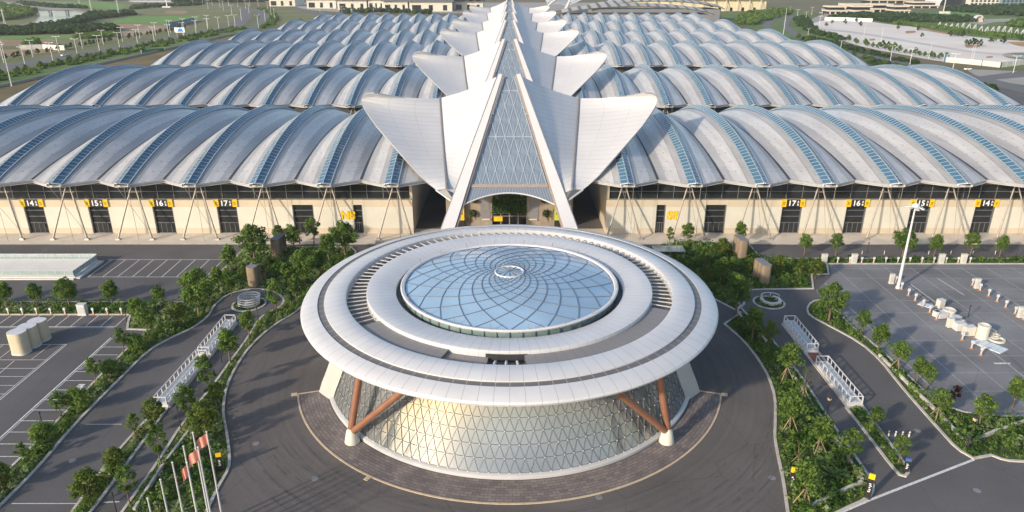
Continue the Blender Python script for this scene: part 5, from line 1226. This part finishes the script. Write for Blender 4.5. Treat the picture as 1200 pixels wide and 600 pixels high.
wood([(300, 33), (312, 28), (318, 20), (312, 14), (300, 10.6), (310, 10), (322, 15), (326, 22), (320, 30), (306, 35)], 130, 3, 'shrub belt round the road curve', leaf=1.4, blob=2.6, m_=M_LEAF)
wood([(335, 30), (342, 26), (352, 25.5), (356, 29), (345, 31)], 40, 4, 'bushes on the verge inside the slip road', leaf=1.5, blob=3, m_=M_LEAF)
wood(None, 260, 1.6, 'low green hedge planting along the left road', world=[(-296, 300), (-276, 300), (-276, 800), (-296, 800)], leaf=1.1, blob=2.0, m_=M_LEAF, name='hedge')
# roadside trees, one by one
far_c, far_B = crown_mesh('crown', 61, 1.9, 1.0, 5.0, 7, 240, 0.5, M_LEAF, 0.5); far_t = trunk_mesh('trunk', far_B, 1.0, 0.16, 0, 2)
con_c, con_B = crown_mesh('crown', 62, 1.6, 0.5, 5.0, 7, 240, 0.5, M_LEAFD, 0.45)
nr = np.random.default_rng(99)
def far_tree(x, y, h, cm_, label, group):
    t = thing('tree', label, 'tree', (x, y, 0.08), rnd.uniform(0, 6), group, h/5); link('crown', cm_, t); link('trunk', far_t, t)
for i in range(58): far_tree(-289+rnd.uniform(-3.5, 3.5), 352+7.6*i+rnd.uniform(-2, 2), rnd.uniform(2.9, 4.4), far_c, 'small green tree in the long row on the near side of the left road', 'trees on the near side of the left road')
for i in range(48): x, y = g(0, 0); far_tree(-341+rnd.uniform(-2, 2), 430+7.6*i+rnd.uniform(-1.5, 1.5), rnd.uniform(3.4, 4.6), con_c, 'small dark tree in the long row on the far side of the left road', 'trees on the far side of the left road')
LP_MESH = None
def street_lamp_meshes():
    a = MB(); a.tube([(0, 0, 0), (0, 0, 11.5)], [0.17, 0.12], 6); b = MB(); b.bar((-2.4, 0, 11.5), (2.4, 0, 11.5), 0.15, 0.15); c = MB(); c.bar((1.7, 0, 11.62), (2.9, 0, 11.72), 0.5, 0.2); d = MB(); d.bar((-1.7, 0, 11.62), (-2.9, 0, 11.72), 0.5, 0.2)
    return a.mesh('pole', M_LETTER), b.mesh('arm', M_LETTER), c.mesh('lamp_head', M_LETTER), d.mesh('lamp_head', M_LETTER)
SL = street_lamp_meshes()
def street_lamp(x, y, label, group, rz=0.0, sc=1.0):
    t = thing('street_lamp', label, 'street lamp', (x, y, 0.1), rz, group, sc)
    for n_, m_ in zip(('pole', 'arm', 'lamp_head', 'lamp_head'), SL): link(n_, m_, t)
for i in range(14): street_lamp(-306, 436+29.5*i, 'white twin armed street lamp in the near row along the left road', 'street lamps in the near row of the left road')
for i in range(13): street_lamp(-331, 452+31*i, 'white twin armed street lamp in the far row along the left road', 'street lamps in the far row of the left road')
for i, (a, b) in enumerate(((283, 24), (292, 16), (288, 10.5), (279, 8.5), (268, 7.6), (258, 9.5), (249, 7.2), (238, 6.5), (226, 5.4), (303, 33), (311, 26), (318, 19), (314, 12.5), (303, 10.3), (293, 8.2), (276, 33), (262, 12), (244, 11), (272, 18), (322, 24))): x, y = g(a, b); street_lamp(x, y, 'white street lamp along the curve of the left road', 'street lamps round the left road curve', rnd.uniform(0, 3), 1.15)
for i, (a, b) in enumerate(((375, 14.5), (401, 18), (412, 15), (422, 15.5), (438, 15), (392, 11), (415, 9.5), (428, 13))): x, y = g(a, b); street_lamp(x, y, 'white street lamp in front of the cream far buildings', 'street lamps before the far buildings', 0, 1.0)
for a, b, h, l in ((93.5, 7, 26, 'nearer the river path'), (108, 16.5, 22, 'beside the river bank'), (140, 20, 22, 'beyond the green field'), (65, 26, 14, 'standing by the water'), (7, 33, 20, 'at the left edge of the river')):
    x, y = g(a, b); t = thing('power_pole', f'pale lattice power pole {l}', 'power pole', (x, y, 0.1)); mb = MB(); mb.tube([(-1, 0, 0), (0, 0, h)], [0.3, 0.2], 5); mb.tube([(1, 0, 0), (0, 0, h)], [0.3, 0.2], 5); mb.build('legs', M_FASCIA, t); mb = MB(); mb.bar((-2.5, 0, h-2), (2.5, 0, h-2), 0.3, 0.3); mb.build('cross_arm', M_FASCIA, t)
x, y = g(196, 9); t = thing('lamp_mast', 'tall white mast on a pale base in the left fields', 'lamp mast', (x, y, 0.1)); mb = MB(); mb.tube([(0, 0, 0), (0, 0, 34)], [0.9, 0.5], 8); mb.build('pole', M_LETTER, t); mb = MB(); mb.box((0, 0, 0), (14, 8, 2.2)); mb.build('base', M_WALLW, t)

# far cream halls at top left
def cream_hall(px0, px1, py, h, dep, label, waves=0):
    (x0, y0), (x1, _) = g(px0, py), g(px1, py); t = thing('exhibition_block', label, 'building', ((x0+x1)/2, y0, 0)); wd = x1-x0; sc = y0/1000
    mb = MB(); mb.box((0, dep/2, 0.05), (wd, dep, h)); mb.build('wall', M_CREAM, t)
    rm2 = MB(); P = [[(-wd/2-3+(wd+6)*i/24, -4+(dep+8)*j/6, h+0.3+7*math.sin(math.pi*j/6)) for i in range(25)] for j in range(7)]; rm2.slab(P, 1.0); rm2.build('roof', mat('slate_roof', (0.16, 0.155, 0.165), 0.6, 0.1, 0.1, 0.05), t, smooth=30)
    n = max(3, int(wd/22))
    for i in range(n):
        m2 = MB(); m2.box((-wd/2+wd*(i+0.5)/n, -0.2, 1.5), (wd/n*(0.28 if i % 3 else 0.62), 0.3, h*0.52)); m2.build('window', M_GLASSDK, t)
    for i in range(waves):
        m2 = MB(); cx = -wd/2+wd*(i+0.5)/waves; hw = wd/waves/2
        P = [[(cx-hw+hw*2*k/12, yy, h+1.0+8*(1-abs(2*k/12-1))**1.5) for k in range(13)] for yy in (-7, dep*0.5)]; m2.slab(P, 0.8); m2.build('gable_roof', mat('blue_slate', (0.06, 0.075, 0.11), 0.5, 0.1), t)
cream_hall(316, 346, 7.5, 14, 60, 'cream block at the far left of the distant building row')
cream_hall(360, 394, 10, 15, 70, 'cream block with dark slit windows, second in the distant building row')
cream_hall(396, 430, 11.5, 15, 70, 'cream block with grey roof, third in the distant building row')
cream_hall(432, 450, 11.5, 16, 60, 'narrow block under two blue slate gables in the distant row', 2)
cream_hall(450, 478, 13, 15, 70, 'cream block in the middle of the distant building row')
cream_hall(480, 530, 13.5, 15, 70, 'wide cream block right in the distant building row')
cream_hall(532, 566, 12.5, 14, 60, 'block under four blue slate gables beside the far lotus spine', 4)
structure(sheet('forecourt', G([(330, 3), (700, 3), (700, 15.6), (420, 15.6), (360, 12)]), 0.08, M_PATH))
wood([(400, 17), (440, 15.2), (505, 17), (505, 15.2), (440, 13), (400, 14)], 110, 6, 'row of trees before the distant cream blocks', leaf=1.6, blob=3, m_=M_LEAFD)

# far right: striped barrel roofs, second lotus and the cream hall with braces
def striped_roof(px0, px1, py, rise, dep, h, label, n=18):
    (x0, y0), (x1, _) = g(px0, py, h), g(px1, py, h); t = thing('barrel_roof_hall', label, 'building', (0, y0, 0)); P = []
    for i in range(41):
        q = i/40; x = x0+(x1-x0)*q; P.append([(x, dep*j/8, h+rise*(1-(2*q-1)**2)**0.75*1.0+2.2*math.sin(math.pi*j/8)) for j in range(9)])
    mb = MB(); mb.slab(P, 0.9, [[(i/40*n*1.0, j) for j in range(9)] for i in range(41)])
    m_ = panel_mat('striped_roof', (0.46, 0.42, 0.37), 0.5, 0.1, 1.0, 0.34, 0, 0, 0.5); mb.build('roof', m_, t, smooth=30)
    mb = MB(); mb.box(((x0+x1)/2, dep/2, 0.05), ((x1-x0)*0.94, dep*0.86, h-0.6)); mb.build('wall', M_GREYMET, t)
striped_roof(655, 838, 16.5, 8, 48, 14, 'low barrel hall with beige striped roof, the nearer of two', 16)
striped_roof(690, 850, 10.5, 9, 60, 15, 'low barrel hall with beige striped roof, the farther of two', 16)
x, y = g(655, 15.0); c = copy_tree(cano); c.location = (x, y, 0); c.rotation_euler = (0, 0, R(-38)); c.scale = (1.45, 1.45, 1.15); c['label'] = 'turned white lotus canopy far off right of the spine end'
x, y = g(722, 12.5); c = copy_tree(cano); c.location = (x, y, 0); c.rotation_euler = (0, 0, R(-48)); c.scale = (1.1, 1.1, 0.8); c['label'] = 'small white lotus canopy farthest right above the striped roofs'
(x0, y0), (x1, _) = g(735, 13.0), g(897, 13.0); t = thing('braced_hall', 'long cream hall with diagonal braces at the top right skyline', 'building', ((x0+x1)/2, y0, 0))
mb = MB(); mb.box((0, 30, 0.05), (x1-x0, 60, 17)); mb.build('wall', mat('pale_yellow_wall', (0.66, 0.58, 0.38), 0.6, 0, 0.05, 0.05), t)
mb = MB(); mb.box((0, 30, 17.1), (x1-x0+10, 72, 2.0)); mb.build('roof', M_GREYMET, t)
for i in range(12):
    cx = -(x1-x0)/2+(x1-x0)*(i+0.5)/12; m2 = MB(); m2.tube([(cx, -3, 17), (cx-4, -5, 0)], 0.45, 6); m2.tube([(cx, -3, 17), (cx+4, -5, 0)], 0.45, 6); m2.build('v_column', M_STEEL, t)
for i in range(11):
    cx = -(x1-x0)/2+(x1-x0)*(i+1)/12; m2 = MB(); m2.box((cx, -0.2, 0.2), (4, 0.3, 5)); m2.build('door', M_GLASSDK, t)
wood([(858, 24), (880, 15.5), (902, 14), (930, 13), (926, 17), (900, 24), (884, 30), (866, 29)], 200, 6, 'dense green trees behind the right halls', m_=M_LEAF, leaf=1.6, blob=3.6)
patch('verge', [(836, 14.5), (930, 11), (960, 17), (940, 28), (985, 50), (1040, 72), (1100, 92), (1020, 76), (960, 56), (900, 38), (860, 26)], 0.06, M_GRASS, 0)
# the right road
patch('road', [(915, 17.4), (924, 17.8), (906, 24.5), (903, 30), (910, 36.5), (930, 48), (962, 61), (1010, 78), (1070, 93), (1060, 96), (1000, 82), (950, 66), (918, 52), (900, 38), (893, 31), (896, 24)], 0.12, M_ROAD, 0)
patch('road', [(926, 18.5), (937, 18), (925, 25), (924, 31), (940, 41), (985, 56), (1050, 69), (1110, 81), (1200, 101), (1280, 118), (1280, 128), (1200, 110), (1110, 88), (1050, 76), (980, 61), (932, 44.5), (917, 32), (917, 25)], 0.13, M_ROAD, 0)
patch('service_road', [(1130, 81), (1200, 84), (1290, 84), (1290, 104), (1200, 100), (1150, 92)], 0.10, M_PATH, 0)
patch('road', [(1146, 90), (1200, 83), (1290, 82), (1290, 88), (1205, 90), (1160, 94)], 0.16, M_ROAD, 0)
patch('verge', [(1165, 80.5), (1180, 77), (1290, 74.5), (1290, 80.5), (1200, 81.5)], 0.14, M_GRASS, 0)
patch('forecourt', [(940, 30), (952, 22), (968, 15), (976, 17), (966, 22.5), (950, 30), (965, 38), (952, 37)], 0.12, M_PATH, 0)
# white sand site
patch('sand_site', [(948, 29), (958, 25.5), (970, 23), (1018, 25), (1040, 28.5), (1075, 32), (1102, 37.5), (1130, 42), (1165, 46), (1205, 48.5), (1290, 52), (1290, 74), (1205, 75.5), (1150, 74.5), (1113, 73.2), (1090, 70.5), (1060, 64.5), (1020, 57.5), (990, 49), (965, 38.5)], 0.15, M_SAND, 1)
for i, p in enumerate(([(1180, 49), (1205, 49.5), (1260, 51), (1260, 57), (1205, 56), (1188, 53)], [(1060, 36.5), (1072, 36), (1074, 38.5), (1062, 39.5)], [(1155, 66.5), (1163, 66), (1164, 68), (1156, 68.2)], [(1018, 46), (1025, 45.4), (1026, 47.5), (1019, 48)], [(1076, 33), (1100, 37), (1130, 42), (1128, 43), (1098, 38.6), (1075, 34.2)], [(1130, 52.5), (1148, 53.2), (1148, 56.2), (1132, 56)])): patch('bare_soil', p, 0.2+0.01*i, mat('orange_soil', (0.40, 0.22, 0.11), 0.95, 0, 0.2, 0.05))
patch('sand_track', [(960, 33), (1010, 38), (1090, 52), (1150, 62), (1230, 66), (1230, 67.5), (1150, 64), (1088, 54), (1008, 40), (958, 34.6)], 0.19, mat('grey_sand', (0.50, 0.47, 0.44), 0.95, 0, 0.1, 0.03))
patch('pool', [(1172, 64.5), (1182, 61.8), (1210, 61.5), (1250, 63), (1250, 69), (1205, 70.5), (1184, 69)], 0.22, mat('tan_liner', (0.38, 0.32, 0.24), 0.9))
patch('pool', [(1180, 63), (1196, 62.2), (1225, 63.5), (1210, 65), (1190, 64.5)], 0.26, mat('teal_liner', (0.12, 0.20, 0.20), 0.8)); patch('pool', [(1176, 66.5), (1190, 67.5), (1212, 69), (1200, 70), (1184, 68.8)], 0.26, mat('teal_liner', (0.12, 0.20, 0.20), 0.8))
panel_fence([(1108, 73), (1150, 77), (1172, 79.5), (1200, 76), (1250, 75)], 3.2, M_WALLW, 'white hoarding along the near edge of the sand site')
panel_fence([(966, 24), (990, 24.5), (1022, 26)], 4, M_WALLW, 'cream hoarding along the far edge of the sand site')
panel_fence([(1105, 72.5), (1109, 72.8)], 5, mat('teal_sheet', (0.03, 0.13, 0.20), 0.6), 'small teal site hut panel at the end of the white hoarding', 'panel')
for i in range(26):
    q = i/25; px = 958+q*148; py = 39+31*q+3.2*math.sin(q*3.1); x, y = g(px, py+0.5); far_tree(x+rnd.uniform(-2, 2), y, rnd.uniform(3.2, 5.6), far_c, 'small tree in the row between the right road and the sand site', 'trees beside the sand site')
for i, (a, b) in enumerate(((1003, 26.5), (1008, 31), (990, 28.5), (1053, 31), (1076, 36.5), (1113, 43), (1118, 42), (1122, 43), (1128, 44), (1132, 53), (1136, 53.5), (1140, 54), (1144, 54), (1148, 54.5), (1160, 50), (1164, 50), (1175, 51.5), (1080, 44), (1052, 35), (1196, 48.5), (975, 28), (968, 31.5), (1034, 56), (1040, 57), (1048, 58))): x, y = g(a, b); far_tree(x, y, rnd.uniform(4, 6.5), con_c if i % 3 else far_c, 'isolated small tree on the white sand site', 'trees on the sand site')
for i in range(16):
    x, y = g(934+i*11+rnd.uniform(-2, 2), 47+i*3.6); far_tree(x, y, rnd.uniform(4, 6), far_c, 'small tree on the verge of the right road', 'trees along the right road verge')
wood([(940, 46), (985, 58), (1055, 72), (1095, 80), (1085, 77), (1040, 66), (990, 54), (950, 43)], 170, 2.2, 'low shrubs along the verge of the right road', m_=M_LEAFD, leaf=1.0, blob=2)
wood([(1018, 70), (1060, 80), (1110, 92), (1170, 106), (1165, 109), (1100, 96), (1050, 84), (1010, 72)], 170, 2.5, 'dark shrubs below the right road', m_=M_LEAFD, leaf=1.0, blob=2)
wood([(930, 22), (944, 20), (960, 38), (990, 46), (985, 49), (955, 41), (934, 31)], 150, 3.5, 'shrub median along the far bend of the right road', m_=M_LEAFD, leaf=1.3, blob=2.6)
for i, (a, b) in enumerate(((1066, 76), (984, 64), (1187, 86), (946, 47), (1116, 83), (1043, 72), (960, 30), (944, 24), (934, 20.5), (951, 17.5), (925, 17), (963, 19))): x, y = g(a, b); street_lamp(x, y, 'white street lamp along the right road', 'street lamps along the right road', rnd.uniform(-0.5, 0.5), 0.85)
for i, (a, b) in enumerate(((1088, 70), (1032, 50), (1012, 44), (1140, 70), (1137, 73))): x, y = g(a, b); mb = MB(); mb.tube([(0, 0, 0), (0, 0, 11)], [0.2, 0.12], 5); mb.bar((0, 0, 11), (1.6, 0, 11.2), 0.16, 0.16); o = mb.build('site_lamp', M_FASCIA); o.location = (x, y, 0.2); o['label'] = 'thin site lamp on the white sand'; o['category'] = 'lamp post'; o['group'] = 'thin lamps on the sand site'
# green land, art frames and distant buildings at top right
patch('park', [(960, 22), (975, 16), (1060, 13), (1110, 11), (1290, 12), (1290, 51), (1205, 48), (1160, 45.5), (1102, 37), (1075, 31.5), (1040, 28), (1018, 24.6), (970, 22.6)], 0.08, M_GRASS, 0)
patch('field', [(1095, 15), (1140, 13), (1152, 16), (1140, 18.5), (1098, 19.5)], 0.14, M_CROP); patch('path', [(1135, 24), (1165, 22), (1290, 21), (1290, 23.5), (1170, 25), (1150, 29), (1136, 27)], 0.14, M_PATH)
wood([(970, 21), (1010, 17), (1060, 19), (1100, 21), (1145, 22), (1140, 26), (1090, 27), (1040, 26.6), (1018, 23.6), (975, 22.4)], 330, 5, 'belt of trees behind the sand site', m_=M_LEAFD, leaf=1.9, blob=4)
wood([(1100, 12.5), (1150, 9), (1290, 8), (1290, 19), (1200, 19.5), (1158, 18), (1120, 14)], 420, 7, 'wood at the top right below the skyline', m_=M_LEAFD, leaf=2.4, blob=5)
wood([(1044, 28), (1100, 33.5), (1160, 42.5), (1210, 46), (1290, 49), (1290, 46), (1200, 43), (1150, 38.5), (1095, 30.5), (1050, 26)], 300, 2.2, 'rough green scrub along the edge of the sand site', m_=M_LEAF, leaf=1.5, blob=3)
wood([(1180, 30), (1195, 27), (1215, 28), (1210, 33), (1186, 33)], 40, 6, 'round clump of trees at the right edge', m_=M_LEAF, leaf=1.8, blob=4)
for i in range(16):
    q = i/15; x, y = g(1100+104*q, 31.5+9.5*q+1.2*math.sin(i)); t = thing('tilted_sculpture', f'white tilted frame sculpture, {ORD[i]} from the left in the row on the green', 'sculpture', (x, y, 0.1), rnd.uniform(-0.5, 0.5), 'white frames on the green', 0.6)
    for s in (-1, 1): mb = MB(); mb.bar((-3, s*1.2, 0), (1.5, s*1.2, 8.5), 0.7, 0.5); mb.build('strut', M_WHITE, t)
    mb = MB(); mb.bar((3.5, 0, 0), (1.4, 0, 8.2), 0.7, 0.7); mb.build('brace', M_WHITE, t); mb = MB(); mb.box((0.2, 0, 5.2), (3.4, 2.6, 0.35)); mb.build('shelf', M_WHITE, t)
def flat_block(px0, px1, py, h, dep, label, floors=2, m_=None):
    (x0, y0), (x1, _) = g(px0, py), g(px1, py); t = thing('terrace_building', label, 'building', ((x0+x1)/2, y0, 0)); wd = x1-x0
    for f in range(floors):
        mb = MB(); z = h/floors*f; mb.box((0, dep/2+f*2, z+0.05), (wd*(1-0.1*f), dep-f*4, h/floors*0.62)); mb.build('storey', M_GLASSDK, t)
        mb = MB(); mb.box((0, dep/2+f*2-2, z+h/floors*0.62+0.06), (wd*(1-0.1*f)+4, dep-f*4+2, h/floors*0.36)); mb.build('floor_slab', m_ or M_CONC, t)
    n = max(3, int(wd/14)); mb = MB()
    for i in range(n+1): mb.box((-wd/2+wd*i/n, -1.6, 0.05), (1.6, 1.6, h/floors*0.63))
    mb.build('piers', m_ or M_CONC, t)
flat_block(972, 991, 16.5, 11, 26, 'two storey sand coloured block left in the terrace complex'); flat_block(1000, 1021, 17, 12, 26, 'two storey sand coloured block in the middle of the terrace complex'); flat_block(1023, 1046, 14.5, 12, 30, 'long sand coloured terrace behind the middle block', 2); flat_block(1048, 1064, 16, 11, 26, 'sand coloured block right of the terrace complex'); flat_block(1020, 1068, 4, 16, 40, 'broad brown roofed hall above the terrace complex', 2, M_BEIGE); flat_block(990, 1012, 11, 9, 24, 'low sand coloured block behind the left terrace', 1); flat_block(1070, 1098, 9.5, 10, 30, 'low cream buildings right of the terrace complex', 2)
x, y = g(1122, 6.5); t = thing('arched_hall', 'dark glass hall under a white arch at the top right', 'building', (x, y, 0))
P = [[(34*math.cos(R(a)), yy, 24*math.sin(R(a))) for a in range(0, 181, 10)] for yy in (0, 50)]; mb = MB(); mb.slab(P, 2.0); mb.build('arch_roof', M_WHITE, t, smooth=30); mb = MB(); mb.poly([(32*math.cos(R(a)), 3, 22*math.sin(R(a))) for a in range(0, 181, 10)]); mb.build('glass_front', M_GLASSDK, t)
def grid_block(px0, px1, py, h, dep, label, m_):
    (x0, y0), (x1, _) = g(px0, py), g(px1, py); t = thing('office_block', label, 'building', ((x0+x1)/2, y0, 0)); wd = x1-x0
    mb = MB(); mb.box((0, dep/2, 0.05), (wd, dep, h)); mb.build('facade', m_, t); n = int(wd/7)
    mb = MB()
    for k in range(int(h/5)):
        for i in range(n): mb.box((-wd/2+wd*(i+0.5)/n, -0.15, 1.5+5*k), (wd/n*0.55, 0.3, 3.2))
    mb.build('windows', M_GLASSDK, t)
grid_block(1136, 1170, 6.8, 28, 40, 'pale gridded office block at the top right skyline', M_WALLW); grid_block(1173, 1230, 7, 26, 40, 'blue green glass block at the top right corner', mat('teal_facade', (0.16, 0.24, 0.26), 0.3))
x, y = g(1147, 26); t = thing('white_arch', 'small white arch pavilion on the green at the top right', 'pavilion', (x, y, 0.1)); mb = MB(); P = [[(6*math.cos(R(a)), yy, 8*math.sin(R(a))) for a in range(0, 181, 15)] for yy in (0, 5)]; mb.slab(P, 1.2); mb.build('arch', M_WHITE, t, smooth=40); mb = MB(); mb.box((3, 2, 0), (5, 4, 5)); mb.build('kiosk', M_BEIGE, t)
x, y = g(1105, 16); t = thing('lamp_mast', 'tall pale mast on the lawn at the top right', 'lamp mast', (x, y, 0.1)); mb = MB(); mb.tube([(0, 0, 0), (0, 0, 38)], [0.8, 0.5], 8); mb.build('pole', M_FASCIA, t); mb = MB(); mb.box((2, 0, 0), (12, 8, 3)); mb.build('base', M_CREAM, t)
# parked cars on the forecourt road
def car(px, py, rz, m_, label):
    x, y = g(px, py); t = thing('parked_car', label, 'car', (x, y, 0.2), rz); mb = MB(); rbox(mb, (0, 0), 4.4, 1.8, 0.75, 0.35, 3, 0, 0.35); mb.build('body', m_, t); mb = MB(); mb.box((-0.2, 0, 1.1), (2.4, 1.6, 0.55), 0, 0, 0.8); mb.build('cabin', M_GLASSDK, t)
    for a in (-1.4, 1.4):
        for b in (-0.85, 0.85): w_ = MB(); w_.tube([(a, b-0.1, 0.33), (a, b+0.1, 0.33)], 0.33, 12); w_.build('wheel', M_BLACK, t)
car(962, 15.6, 0.3, M_LETTER, 'white car on the pale forecourt beyond the right road bend'); car(964, 17.4, 0.9, M_BLACK, 'dark car on the pale forecourt beyond the right road bend'); car(1134, 82.5, 0.2, M_LETTER, 'white car on the service road below the sand site'); car(75, 66, 1.45, M_LETTER, 'white car driving on the left road')

# light haze over the far country
hz = MB(); hz.box((0, 1500, -1.2), (5200, 3400, 72)); ho = hz.build('haze', bpy.data.materials.new('haze')); ho['kind'] = 'stuff'; ho['label'] = 'pale morning haze over the whole site'; ho['category'] = 'haze'
hm = ho.data.materials[0]; hm.use_nodes = True; hn = hm.node_tree.nodes; hn.remove(hn['Principled BSDF'])
pv = hn.new('ShaderNodeVolumePrincipled'); pv.inputs['Color'].default_value = (0.90, 0.91, 0.92, 1); pv.inputs['Density'].default_value = 0.00009; pv.inputs['Anisotropy'].default_value = 0.2
hm.node_tree.links.new(pv.outputs[0], hn['Material Output'].inputs['Volume'])
